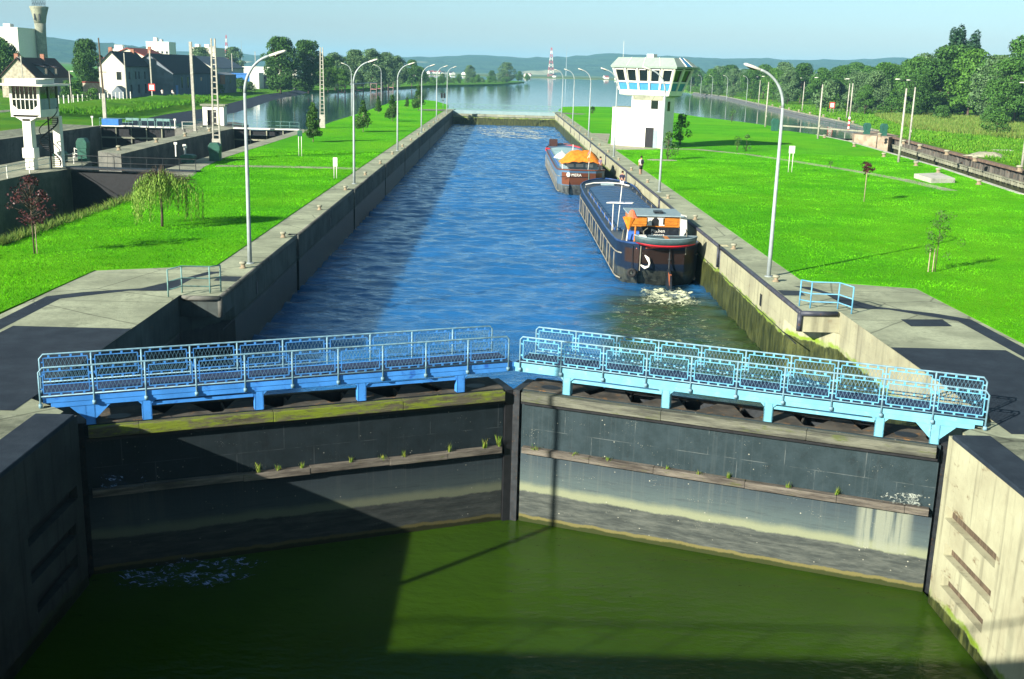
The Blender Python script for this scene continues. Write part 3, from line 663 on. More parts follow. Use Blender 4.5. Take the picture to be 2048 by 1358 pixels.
def barge(name, label, x0, y0, mats, L=38.4, hw=2.52):
    b = thing(name, label, 'barge', (x0,y0,ZW))
    def half(y):
        if y < 2.6: return hw*(1-(1-y/2.6)**2.4*.45)
        if y > L-4.2: q = (y-(L-4.2))/4.2; return hw*(1-q**2.2)**.6 if q < 1 else .05
        return hw
    def top(y): return 2.28+.34*max(0,1-y/9)**1.6+.62*max(0,(y-L+9)/9)**1.8
    ys = [0,.12,.35,.7,1.2,1.8,2.6,5,9,14,20,26,30,L-4.2,L-3,L-2,L-1.2,L-.6,L-.15,L]
    rings = []
    for y in ys:
        w, t = half(y), top(y); k = max(0, 1-y/3.2)
        rings.append([(-w,y,t),(-w,y+.05*k,1.5),(-w,y+.15*k,.9),(-w*.98,y+.5*k,.25),(-w*.9,y+1.2*k,-.3),(-w*.6,y+2*k,-.8),
                      (w*.6,y+2*k,-.8),(w*.9,y+1.2*k,-.3),(w*.98,y+.5*k,.25),(w,y+.15*k,.9),(w,y+.05*k,1.5),(w,y,t)])
    MB().rings(rings).build('hull', mats['hull'], b, True)
    mod = b.children[0].modifiers.new('split','EDGE_SPLIT'); mod.split_angle = R(40)
    d = MB(); d.prism([(-half(y)+.1,y+.1) for y in ys[:-1]]+[(half(y)-.1,y+.1) for y in ys[:-1]][::-1], 2.05, 2.12); d.build('deck', mats['deck'], b)
    r = MB()
    for s in (-1,1): r.tube([(s*half(y),y,top(y)+.02) for y in ys], .07, 8)
    r.tube([(half(0)*math.cos(a), .0-.05*math.sin(a), top(0)+.02) for a in np.linspace(0,math.pi,9)], .07, 8)
    r.build('gunwale', mats['gun'], b, True)
    st = MB()
    for s in (-1,1):
        st.tube([(s*(half(y)+.03),y+.05,1.62+.3*max(0,1-y/6)) for y in ys if 1.0 < y < L-1], .045, 6)
        st.tube([(s*(half(y)+.03),y+.2,.28) for y in ys if 1.0 < y < L-1], .045, 6)
    st.build('rubbing_strake', M['strake'], b, True)
    for i in range(14):
        y = 3.2+i*2.35+(.5 if i % 2 else 0)
        MB().beam((-half(y)-.03,y,.28),(-half(y)-.03,y,1.62),.05).build('hull_stay', M['strake'], b)
    return b, half, top
bA, halfA, topA = barge('barge', 'near navy barge with long dark hatch cover and varnished wheelhouse', 9.28, 65.2, dict(hull=M['hullA'], deck=M['iron'], gun=M['hullnavy']))
def hatch(b, m, side, w, ya, yb, z0, z1, crown):
    n = 24; V = []
    ysq = np.linspace(ya, yb, n)
    rings = [[(-w,y,z0),(-w*.97,y,z1),(-w*.5,y,z1+crown*.8),(0,y,z1+crown),(w*.5,y,z1+crown*.8),(w*.97,y,z1),(w,y,z0)] for y in ysq]
    MB().rings(rings).build('hatch_cover', m, b)
    for s in (-1,1): MB().box(*sorted((s*w, s*(w+.06))), ya, yb, z0-.3, z1-.06).build('hatch_coaming', side, b)
    l = MB()
    for y in np.linspace(ya+1.4, yb-1.4, 14): l.tube([(-w*.97,y,z1+.01),(-w*.5,y,z1+crown*.8+.015),(0,y,z1+crown+.015),(w*.5,y,z1+crown*.8+.015),(w*.97,y,z1+.01)], .02, 5)
    l.build('hatch_seam', m, b)
hatch(bA, M['hatchblue'], M['hullblue'], 2.0, 8.2, 35.2, 2.1, 2.42, .16)
# side deck rail, posts
for s in (-1,1):
    q = MB(); q.tube([(s*2.12,7.5,2.62),(s*2.12,34,2.62)], .025, 6); q.build('side_rail', M['black'], bA, True)
    for y in np.arange(8.2, 34.5, 3.2): MB().tube([(s*2.14,y,2.1),(s*2.14,y,2.66)], .024, 6).build('rail_stanchion', M['strake'], bA, True)
# wheelhouse
w = MB().box(-1.58,1.42,3.0,6.2,1.6,3.3).build('wheelhouse', M['hulldark'], bA)
MB().box(-1.6,1.44,2.93,2.99,3.28,3.93).build('varnished_panel', M['varnish'], w)
MB().box(-1.6,1.44,3.0,6.2,3.3,3.93).build('varnished_cabin', M['varnish'], w)
for q in (-1.02,.86): MB().box(q-.46,q+.46,2.9,2.928,3.42,3.84).build('wood_panel', M['varnish'], w)
MB().box(-.62,.5,2.9,2.928,3.36,3.88).build('window_curtain', M['white'], w)
MB().extr([(-.3,2.89,3.36),(.14,2.89,3.36),(.14,2.89,3.72),(.0,2.89,3.86),(-.16,2.89,3.86),(-.3,2.89,3.72)], (0,.015,0)).build('wheelhouse_window', M['black'], w)
MB().box(-1.75,1.7,2.75,6.5,3.94,4.02).build('wheelhouse_roof', M['roofgrey'], w, bevel=.02)
MB().box(-.05,.5,3.6,4.4,4.03,4.16).build('roof_hatch', M['hulldark'], w)
o = MB().lathe([(.02,-.28),(.2,-.2),(.28,0),(.2,.2),(.02,.28)], 12, (.98,9.2,2.95)).build('white_dome', M['white'], bA, True)
MB().tube([(.98,9.2,2.4),(.98,9.2,2.8)], .05, 6).build('dome_post', M['iron'], bA)
MB().extr([(1.5,2.9,2.4),(1.95,3.0,3.1),(1.9,3.1,4.0),(1.5,3.0,4.1)], (.03,.05,0)).build('white_cloth', M['white'], bA)
# mast with horizontal frame
mt = MB().tube([(-1.9,8.0,2.2),(-1.72,8.0,5.3)], .028, 8).build('mast', M['white'], bA, True)
f = MB()
for p, q in (((-2.7,7.8,4.15),(-1.0,7.8,4.15)),((-2.5,8.3,4.15),(-.85,8.3,4.15)),((-2.7,7.8,4.15),(-2.5,8.3,4.15)),((-1.0,7.8,4.15),(-.85,8.3,4.15))): f.beam(p,q,.05)
f.build('radar_frame', M['white'], mt); MB().extr([(-2.62,7.84,4.14),(-1.05,7.84,4.14),(-.92,8.26,4.14),(-2.46,8.26,4.14)], (0,0,.02)).build('solar_panel', M['hullblue'], mt)
MB().tube([(-2.25,7.9,2.2),(-2.25,7.9,4.1)], .03, 6).build('frame_post', M['white'], bA)
# furled coral parasol at the stern
pr = MB().tube([(-2.0,1.6,2.1),(-1.86,1.6,4.3)], .03, 6).build('parasol_pole', M['white'], bA)
MB().lathe([(.02,0),(.14,.3),(.36,.75),(.42,.86),(.3,.9)], 9, (-1.9,1.6,3.15), 1, .55).build('parasol_cloth', M['orange'], pr)
MB().lathe([(.42,0),(.3,.1),(.16,.38),(.12,.45),(.02,.5)], 9, (-1.72,1.62,3.98), 1, .55).build('parasol_top', M['coral'], pr)
MB().tube([(-1.5,1.7,2.1),(-1.45,1.7,3.5)], .06, 8).build('stern_post', M['varnish'], bA)
for x in (-2.25,-2.0): MB().tube([(x,2.1,2.1),(x+.1,2.0,3.2)], .03, 6).build('crutch', M['strake'], bA)
MB().lathe([(.3,0),(.34,.2),(.2,.3)], 10, (-1.6,1.0,2.12)).build('winch', M['oxide'], bA)
MB().box(-1.75,-1.1,2.6,3.6,2.1,3.0).build('deck_locker', M['hullblue'], bA)
# stern gear
MB().tube([(-1.55,.16,2.32),(-.6,-.05,2.42),(.35,-.12,2.48)], .03, 6).build('stern_moulding', M['coral'], bA)
a = MB()
a.tube([(-1.02,-.03,1.95),(-.82,-.12,1.75),(-.72,-.15,1.5),(-.78,-.15,1.28),(-1.0,-.12,1.2),(-1.25,-.05,1.36)], [.03,.11,.06,.06,.10,.03], 8)
a.build('anchor', M['white'], bA, True)
MB().tube([(-1.28,-.02,2.5),(-1.3,-.04,1.0)], .035, 6).build('rope', M['strake'], bA)
MB().tube([(-1.72,.28,2.45),(-1.74,.22,1.05)], .025, 6).build('fender_rope', M['black'], bA)
ty = MB(); n = 18
ty.rings([[(-1.74+(.2+.095*math.cos(b_))*math.cos(a_), .16+.075*math.sin(b_), .82+(.2+.095*math.cos(b_))*math.sin(a_)) for b_ in np.linspace(0,2*math.pi,10,endpoint=False)] for a_ in np.linspace(0,2*math.pi,n+1)], False)
tf = ty.xf(lambda x,y,z: (x+1.74,y-.16,z-.82)).build('tyre_fender', M['tyre'], None, True, (9.28-1.74,65.2+.16,ZW+.82)); tag(kind(tf,'thing'),'black tyre fender hanging by a rope on the navy barge stern','tyre')
rd = MB(); rd.extr([(.42,-.2,1.2),(.42,-1.3,.75),(.42,-1.5,-.6),(.42,.6,-.6),(.42,.5,.9)], (.09,0,0)); rd.build('rudder', M['hulldark'], bA)
MB().tube([(.46,-.18,2.5),(.46,-.18,.6)], .05, 8).build('rudder_stock', M['iron'], bA)
MB().lathe([(.05,0),(.12,.03),(.05,.12)], 8, (.46,-.18,1.7)).build('rudder_bearing', M['iron'], bA)
MB().extr([(.40,-.35,1.0),(.40,-.9,.95),(.40,-1.05,.3),(.40,-.7,.55)], (.13,0,0)).build('rudder_patch', M['oxide'], bA)
for x in (-1.7,-1.2,-.9): MB().lathe([(.09,0),(.09,.2),(.12,.22),(.12,.28)], 8, (x,.6,2.12)).build('mooring_bitt', M['white'], bA)
# bow gear
MB().lathe([(.25,0),(.3,.4),(.15,.5)], 10, (0,36.4,2.15)).build('windlass', M['iron'], bA)
MB().box(-.6,.6,35.4,35.9,2.1,2.75).build('bow_locker', M['roofgrey'], bA)
b_ = MB(); b_.tube([(-2.0,35.35,2.6),(-1.2,35.6,2.75),(0,35.7,2.8),(1.2,35.6,2.75),(2.0,35.35,2.6)], .06, 6); b_.build('bow_rail', M['white'], bA)
for x in (-2.1,-1.7,1.7,2.1): MB().lathe([(.1,0),(.1,.3),(.14,.33),(.14,.42)], 8, (x,35.6,2.15)).build('mooring_bitt', M['black'], bA)
def lettering(txt, size, loc, parent, m, name='lettering'):
    c = bpy.data.curves.new(name, 'FONT'); c.body = txt; c.size = size; c.align_x = 'CENTER'; c.extrude = .006
    tmp = bpy.data.objects.new(name, c); COL.objects.link(tmp); me = bpy.data.meshes.new_from_object(tmp.evaluated_get(bpy.context.evaluated_depsgraph_get())); bpy.data.objects.remove(tmp)
    me.materials.clear(); o = link(name, me, m, parent); o.location = loc; o.rotation_euler = (R(90),0,0); return o
lettering('Pitchen', .3, (.12,2.97,2.93), bA, M['white'])
lettering('Poorra', .3, (.12,2.97,2.68), bA, M['white'])
# dinghy hung across the stern
dg = thing('dinghy', 'small grey dinghy with red bottom hung across the navy barge stern', 'dinghy', (9.42,64.9,-.72))
def dhull(z0, z1, f, m, nm):
    rings = []
    for q in np.linspace(-1,1,17):
        k = (1-abs(q)**3.0); x = 1.88*q; sh = .12*q*q
        def wz(z): return (.1+.62*k)*(.35+.65*min(1,(z/.45))**.5)+.01
        rings.append([(x*(1-.06*(1-z/.62)),-wz(z) if s_ < 0 else wz(z),z+sh+(.1*(1-k) if z < .2 else 0)) for s_, z in [(-1,z1),(-1,(z0+z1)/2),(-1,z0),(1,z0),(1,(z0+z1)/2),(1,z1)]])
    MB().rings(rings).build(nm, m, dg, True)
dhull(.03,.2,0,M['dinghyred'],'dinghy_bottom'); dhull(.2,.6,0,M['dinghygrey'],'dinghy_side')
g = MB()
for s in (-1,1): g.tube([(1.88*q, s*(.1+.62*(1-abs(q)**3))*1.0, .6+.12*q*q) for q in np.linspace(-1,1,17)], .03, 6)
g.build('dinghy_gunwale', M['roofgrey'], dg, True)
MB().box(-.1,.15,-.6,.6,.55,.62).build('thwart', M['varnish'], dg); MB().box(-1.6,-1.2,-.35,.35,.64,.7).build('bow_seat', M['white'], dg)
for x in (-1.3,1.3): MB().tube([(x,.35,.0),(x,.35,1.35),(x-.15*(1 if x > 0 else -1),-.1,1.6)], .03, 6).build('davit', M['strake'], bA, loc=(9.42-9.28,64.9-65.2,2.05))
# ---------------- second barge
bB, halfB, topB = barge('barge', 'farther slate blue barge with pale hatch and orange awning', 8.05, 115.2, dict(hull=M['hullB'], deck=M['iron'], gun=M['brown']))
hatch(bB, M['hatchpale'], M['hullblue'], 2.0, 9.2, 35.0, 2.1, 2.5, .16)
MB().box(-1.9,1.9,4.2,8.8,2.1,3.1).build('stern_cabin', M['roofgrey'], bB)
for i in range(3): MB().box(-1.5+i*1.05,-.7+i*1.05,4.16,4.19,2.6,2.95).build('cabin_window', M['white'], bB)
aw = MB(); nx, ny = 13, 7; V = []
for j in range(ny):
    for i in range(nx):
        u, v = i/(nx-1), j/(ny-1); x = -2.15+4.6*u; y = 2.6+5.2*v
        z = 3.0+1.35*min(1,math.sin(math.pi*u)*1.35)*math.sin(math.pi*(.04+.92*v))**.75+.06*math.sin(i*2.3+j)
        V.append((x,y,z))
aw.add(V, [(j*nx+i,j*nx+i+1,(j+1)*nx+i+1,(j+1)*nx+i) for j in range(ny-1) for i in range(nx-1)])
aw.build('orange_awning', M['orange'], bB, True)
for x in (-1.95,2.3): MB().tube([(x,3.5,2.1),(x,3.5,3.1)], .04, 6).build('awning_post', M['white'], bB)
MB().tube([(-1.75,9.4,2.4),(-1.75,9.4,4.0)], .03, 6).build('parasol_pole', M['white'], bB)
MB().lathe([(.95,0),(.5,.42),(.03,.7)], 10, (-1.75,9.0,3.2)).build('white_parasol', M['white'], bB)
fl = MB().tube([(.55,.5,2.2),(.75,.2,5.0)], .025, 6).build('flagstaff', M['white'], bB)
for i, m in enumerate((M['hullblue'],M['white'],M['coral'])): MB().extr([(.62+.0*i,.3,4.6-.02*i-.35*i),(.72,.25,4.75-.35*i),(.5,.2,4.3-.35*i),(.42,.25,4.2-.35*i)], (.02,.05,0)).build('flag_stripe', m, fl)
MB().box(-2.3,.6,-.04,-.0,1.88,1.94).build('stern_line', M['black'], bB)
MB().lathe([(.0,0),(.2,0),(.2,.02),(0,.02)], 14, (0,0,0)).xf(lambda x,y,z: (x-1.5,-.06-z,y*1.25+2.15)).build('oval_badge', M['white'], bB)
lettering('MERA', .42, (-.65,-.09,1.98), bB, M['white'])
MB().tube([(.65,.0,2.6),(.68,-.1,.0)], .03, 6).build('rope', M['railgreen'], bB)
MB().box(-2.0,-.9,36.3,37.1,2.2,3.6).build('bow_chimney', M['maroon'], bB)
MB().box(-2.6,-2.0,33.5,34.3,2.2,2.6).build('bow_fairlead', M['dinghyred'], bB)
MB().tube([(-.5,37.6,2.7),(1.2,37.2,2.75),(2.2,35.6,2.6)], .08, 6).build('bow_rail', M['dinghyred'], bB)
mt = MB().tube([(-.2,14,2.5),(-.2,14,4.4)], .04, 6).build('mast', M['white'], bB); MB().box(-1.9,-.2,13.96,14.04,3.1,3.18).build('mast_boom', M['white'], mt)
MB().lathe([(.05,0),(.25,.2),(.3,.4),(.15,.55)], 10, (1.1,15,3.0)).build('satellite_dome', M['white'], bB, True); MB().tube([(1.1,15,2.4),(1.1,15,3.1)], .04, 6).build('dome_post', M['white'], bB)
for s in (-1,1):
    MB().tube([(s*2.12,7.5,2.65),(s*2.12,34,2.65)], .025, 6).build('side_rail', M['black'], bB, True)
for i, y in enumerate(np.arange(9,34,3.6)):
    t = thing('potted_plant', 'potted plant on the wall side of the far barge, %s from its stern' % ORD[i], 'plant', (10.3,115.2+y,ZW+2.12), 0, 'potted plants on the far barge'); MB().lathe([(.12,0),(.17,.25)], 8).build('pot', M['maroon'], t)
    q = MB(); blades(q, (0,0,.2), 40, .55, .14, .05); q.build('leaves', M['weed'], t)
# ------------------------------------------------------------------ people
def limb(mb, pts, rs): mb.tube(pts, rs, 8)
SK = simple('skin', (.42,.22,.14), .6, .1, 6)
def cloth(name, c): return simple(name, c, .85, .15, 8)
HAIR = cloth('dark hair', (.02,.014,.01))
def person(label, loc, rz, pose, top, legs, skinlegs=True, pack=None, hat=None, h=1.7):
    t = thing('person', label, 'person', loc, rz, None)
    V, E, Rr = [], [], []
    def v(p, r, par=None):
        V.append(p); Rr.append(r)
        if par is not None: E.append((par, len(V)-1))
        return len(V)-1
    sit = pose == 'sit'
    hz = .42 if sit else .93
    pel = v((0,0,hz),.14); ch = v((0,.02,hz+.3),.15,pel); sh = v((0,.0,hz+.48),.13,ch); nk = v((0,.01,hz+.56),.055,sh); hd = v((0,-.02,hz+.68),.085,nk); v((0,-.02,hz+.78),.08,hd)
    for s in (-1,1):
        a = v((s*.19,0,hz+.47),.06,sh); 
        if pose == 'stand' or pose == 'back': e = v((s*.24,.03,hz+.2),.042,a); hnd = v((s*.23,-.08,hz-.04),.035,e)
        else: e = v((s*.25,-.05,hz+.22),.042,a); hnd = v((s*.16,-.28,hz+.12),.035,e)
        v((hnd and s*.21 if pose != 'sit' else s*.13, -.11 if not sit else -.36, hz-.13 if not sit else hz+.1),.025,hnd)
        hp = v((s*.09,0,hz-.06),.1,pel)
        if sit: kn = v((s*.11,-.42,hz+.02),.062,hp); an = v((s*.12,-.6,.1),.042,kn); v((s*.13,-.75,.06),.035,an)
        else: kn = v((s*.1,-.02+.05*s,.5),.062,hp); an = v((s*.1,.03+.05*s,.09),.042,kn); v((s*.11,-.12+.05*s,.035),.035,an)
    me = bpy.data.meshes.new('body'); me.from_pydata(V, E, []); me.update()
    o = link('body', me, SK, t, True)
    m = o.modifiers.new('skin','SKIN'); lay = me.skin_vertices[0] if me.skin_vertices else None
    if lay is None:
        bpy.context.view_layer.objects.active = o
    for i, r in enumerate(Rr): me.skin_vertices[0].data[i].radius = (r, r)
    me.skin_vertices[0].data[0].use_root = True
    m.use_smooth_shade = True
    o.modifiers.new('sub','SUBSURF').levels = 1; o.modifiers['sub'].render_levels = 2
    s_ = MB().lathe([(.155,-.08),(.165,.1),(.185,.3),(.2,.43),(.12,.53)], 14, (0,.01,hz), 1.05, .78)
    for s in (-1,1): s_.tube([(s*.17,0,hz+.48),(s*.225,.015,hz+.32),(s*.24,.03,hz+.24)], [.085,.07,.062], 8)
    s_.build('shirt', top, t, True)
    p = MB()
    if sit:
        p.lathe([(.15,-.1),(.17,.05)], 12, (0,0,hz))
        for s in (-1,1): p.tube([(s*.09,.05,hz-.04),(s*.11,-.42,hz+.02)]+([(s*.12,-.58,.14)] if not skinlegs else []), [.11,.085]+([.06] if not skinlegs else []), 8)
    else:
        p.lathe([(.15,-.12),(.165,.04)], 12, (0,0,hz), 1.05, .8)
        for s in (-1,1): p.tube([(s*.09,0,hz-.04),(s*.1,-.02+.05*s,.52)]+([(s*.1,.03+.05*s,.1)] if not skinlegs else []), [.115,.09]+([.065] if not skinlegs else []), 8)
    p.build('shorts' if skinlegs else 'trousers', legs, t, True)
    MB().lathe([(.1,0),(.112,.06),(.1,.13),(.05,.175)], 12, (0,.0,hz+.68), .95, 1.05).build('hat' if hat else 'hair', hat or HAIR, t, True)
    if pack: MB().lathe([(.1,-.2),(.16,-.1),(.16,.12),(.1,.22)], 10, (0,.2,hz+.3), 1, .6).build('backpack', pack, t, True)
    return t
person('person in pale top with dark backpack standing on the right quay', (12.9,105.6,0), R(200), 'back', cloth('pale cloth', (.5,.48,.45)), cloth('dark shorts', (.03,.03,.035)), pack=cloth('pack', (.02,.02,.03)))
person('person in navy top and white shorts on the navy barge bow', (10.65,101.0,ZW+2.13), R(150), 'stand', cloth('navy cloth', (.02,.02,.045)), cloth('white cloth', (.6,.6,.58)))
person('person in dark clothes by the orange awning of the far barge', (10.1,118.0,ZW+2.13), R(120), 'stand', cloth('mauve cloth', (.12,.09,.14)), cloth('black cloth', (.02,.02,.02)), skinlegs=False)
person('person dressed in white sitting on the left bank, nearer the red sign', (-83.0,272.2,1.55), R(20), 'sit', cloth('white shirt', (.7,.69,.66)), cloth('white trousers', (.65,.64,.6)), skinlegs=False)
person('person dressed in white on the left bank, farther from the red sign', (-80.6,272.6,1.55), R(40), 'sit', cloth('white blouse', (.7,.69,.66)), cloth('cream trousers', (.65,.62,.55)), skinlegs=False)
# ------------------------------------------------------------------ control tower
t = thing('control_tower', 'white lock control tower with flared glazed cab', 'tower', (20.4,144.5,0), R(-40))
M['towerwhite'] = simple('tower white render', (.72,.7,.6), .85, .06, 1.5)
M['cabpanel'] = simple('cab roof panel', (.22,.28,.24), .5, .08, 2)
M['bluepanel'] = simple('cab blue panel', (.05,.22,.42), .4, .12, 3)
MB().box(-5.0,0,0,2.6,0,7.0).build('shaft', M['towerwhite'], t, bevel=.03)
MB().box(-8.0,-5.003,.02,2.6,0,5.0).build('annex', M['towerwhite'], t, bevel=.03)
MB().box(-8.05,-5.01,-.03,2.65,5.003,5.12).build('annex_roof', M['conc'], t)
MB().box(-4.8,-.2,-.08,2.68,6.1,6.95).build('shaft_collar', M['conc'], t)
def opening(nm, x0, x1, z0, z1, m):
    f = MB()
    for a,b,c,d in ((x0,x1,z0,z0+.07),(x0,x1,z1-.07,z1),(x0,x0+.07,z0+.07,z1-.07),(x1-.07,x1,z0+.07,z1-.07)): f.box(a,b,-.04,.01,c,d)
    o = f.build(nm, M['iron'], t); MB().box(x0+.07,x1-.07,-.015,.005,z0+.07,z1-.07).build('pane' if nm == 'window' else 'door_leaf', m, o)
opening('window', -1.95,-.85, 5.0, 6.1, M['glass']); opening('door', -2.6,-1.3, 0.03, 2.6, M['black'])
MB().box(-1.28,-.7,-.1,-.05,.03,2.35).build('open_door_leaf', M['roofgrey'], t)
MB().box(.0,.035,.9,1.5,4.8,6.0).build('side_window', M['glass'], t)
MB().box(.0,.035,1.6,1.9,.6,2.2).build('side_slit', M['glass'], t)
def rect(a0,a1,b0,b1,z): return [(a0,b0,z),(a1,b0,z),(a1,b1,z),(a0,b1,z)]
CB = [(-6.85,.75,-.15,2.95,6.75),(-6.9,.88,-.25,3.05,7.35),(-7.1,1.3,-.6,3.25,8.4),(-7.4,2.0,-1.15,3.5,10.15)]
MB().rings([rect(-5.6,.2,.0,2.62,6.55),rect(*CB[0])]).build('cab_underside', M['cabpanel'], t)
MB().rings([rect(*CB[0]),rect(*CB[1])]).build('cab_sill', M['towerwhite'], t)
def inset(c, d): return (c[0]+d,c[1]-d,c[2]+d,c[3]-d,c[4])
MB().rings([rect(*inset(CB[1],.1)),rect(*inset(CB[2],.1))]).build('blue_panel_band', M['bluepanel'], t)
MB().rings([rect(*inset(CB[2],.12)),rect(*inset(CB[3],.12))]).build('cab_glazing', M['glass'], t)
tr = MB(); tr.rings([rect(-7.6,2.42,-1.38,3.7,10.153),rect(-7.65,2.5,-1.45,3.75,10.4),rect(-7.2,1.3,-.35,2.7,11.5)]); tr.build('cab_roof', M['cabpanel'], t)
def onface(side, q, k):                  # point on a cab face at fraction q along it and level k
    a0,a1,b0,b1,z = CB[k]
    return {'f': (a0+(a1-a0)*q,b0,z), 'r': (a1,b0+(b1-b0)*q,z), 'l': (a0,b1+(b0-b1)*q,z), 'b': (a1+(a0-a1)*q,b1,z)}[side]
for side, n in (('f',5),('r',2),('l',2),('b',5)):
    for i in range(n+(1 if side in 'fb' else 0)):
        q = i/n if side in 'fb' else (i+1)/(n+0.0) if i < n-1 else None
        if q is None: continue
        MB().beam(onface(side,q,1), onface(side,q,3), .22, .2).build('mullion', M['towerwhite'], t)
    for k in (2,):
        MB().beam(onface(side,0,k), onface(side,1,k), .1, .16).build('transom', M['white'], t)
for side, n in (('f',5),('r',2)):
    for i in range(n):                    # window frames
        f = MB(); w_ = .5/n
        c0 = (i+.14)/n; c1 = (i+.86)/n
        P0, P1, P2, P3 = [Vector(onface(side,c,k)) for c,k in ((c0,2),(c1,2),(c1,3),(c0,3))]
        dn = (P0-P3)*.1
        P0 -= (P0-P3)*.04; P1 -= (P1-P2)*.04; P2 = P2+(P1-P2)*.1; P3 = P3+(P0-P3)*.1
        for p, q in ((P0,P1),(P1,P2),(P2,P3),(P3,P0)): f.beam(p,q,.07,.1)
        f.build('window_frame', M['white'], t)
rf = MB()
for i in range(1,4):
    q = i/4; rf.beam((-7.65+10.15*q,-1.46,10.42),(-7.2+8.5*q,-.36,11.52),.05,.06)
for q in (.45,.72): rf.beam((2.52,-1.45+5.2*q,10.42),(1.32,-.35+3.05*q,11.52),.1,.1)
rf.build('roof_seam', M['towerwhite'], t)
MB().extr([(2.53,-1.45+5.2*.47,10.43),(2.53,-1.45+5.2*.7,10.43),(1.33,-.35+3.05*.7,11.5),(1.33,-.35+3.05*.47,11.5)], (.02,0,.02)).build('blue_roof_panel', M['bluepanel'], t)
MB().box(-3.2,-2.2,.3,1.2,11.503,11.95).build('roof_vent', M['towerwhite'], t)
MB().tube([(-7.1,.6,11.4),(-7.1,.6,13.6)], .02, 6).build('antenna', M['white'], t)
MB().box(-2.9,-1.8,-.2,.7,8.3,8.8).build('desk', M['white'], t)
# ------------------------------------------------------------------ old control cabin on the left pier
t = thing('control_cabin', 'white cabin on a tall column on the left pier', 'cabin', (-40.7,94.3,0))
W_ = M['towerwhite']
MB().box(-.36,.36,0,.9,0,4.3).build('column', W_, t, bevel=.03)
MB().box(-.5,.5,-.1,1.0,1.0,1.85).build('column_collar', W_, t, bevel=.03)
MB().extr([(-1.2,.0,4.6),(-.36,.0,4.1),(.36,.0,4.1),(1.2,.0,4.6)], (0,3.9,0)).build('bracket', W_, t)
fr = MB().box(-1.25,1.25,-.0,4.0,4.42,5.05).build('cabin_base', W_, t, bevel=.02)
for x in (-1.25,1.03): MB().box(x,x+.22,0,.2,5.05,7.0).build('corner_post', W_, t)
for y in (2.0,3.85): MB().box(1.1,1.25,y,y+.15,5.05,7.0).build('corner_post', M['conc'], t)
MB().box(-1.0,1.0,.1,.14,5.05,6.95).build('front_glazing', M['glass'], t)
for s in (-1,1): MB().extr([(s*1.03,.02,5.05),(s*.6,.02,5.05),(s*1.03,.02,5.4)], (0,.08,0)).build('corner_fillet', W_, t)
for i in range(5): MB().box(-.72+i*.36-.03,-.72+i*.36+.03,.03,.09,5.06,6.95).build('glazing_bar', M['white'], t)
MB().box(-1.02,1.02,.025,.095,5.85,5.93).build('glazing_transom', M['white'], t)
MB().box(1.12,1.16,.2,3.85,5.05,6.95).build('side_glazing', M['glass'], t)
MB().box(1.11,1.2,.2,3.85,5.06,5.95).build('side_panel', M['roofgrey'], t)
MB().box(-1.2,-1.15,.2,3.85,5.05,6.95).build('side_glazing', M['glass'], t)
MB().box(-1.1,1.1,3.9,3.95,5.05,6.95).build('rear_wall', W_, t)
MB().box(-2.6,2.0,-1.1,5.1,7.0,7.14).build('roof', W_, t, bevel=.02)
MB().box(-1.4,1.15,-.3,3.6,7.143,7.55).build('roof_box', W_, t)
MB().box(-.3,1.3,1.2,3.5,7.553,7.6).build('roof_lid', M['white'], t)
MB().box(.85,1.45,3.3,4.0,0,4.4).build('stair_pillar', W_, t)
st = MB(); n = 26
for i in range(n):
    a = 2*math.pi*1.15*i/n; z = .2+4.2*i/n; c = (1.0,2.1)
    st.extr([(c[0]+r*math.cos(a+q), c[1]+r*math.sin(a+q), z) for r,q in ((.1,0),(.75,-.14),(.75,.14))], (0,0,.05))
st.tube([(1.0+.78*math.cos(2*math.pi*1.15*i/n), 2.1+.78*math.sin(2*math.pi*1.15*i/n), 1.15+4.2*i/n) for i in range(n)], .04, 6)
st.tube([(1.0+.78*math.cos(2*math.pi*1.15*i/n), 2.1+.78*math.sin(2*math.pi*1.15*i/n), .25+4.2*i/n) for i in range(n)], .06, 6)
st.tube([(1.0,2.1,0),(1.0,2.1,4.4)], .07, 6)
st.build('spiral_stair', M['black'], t)
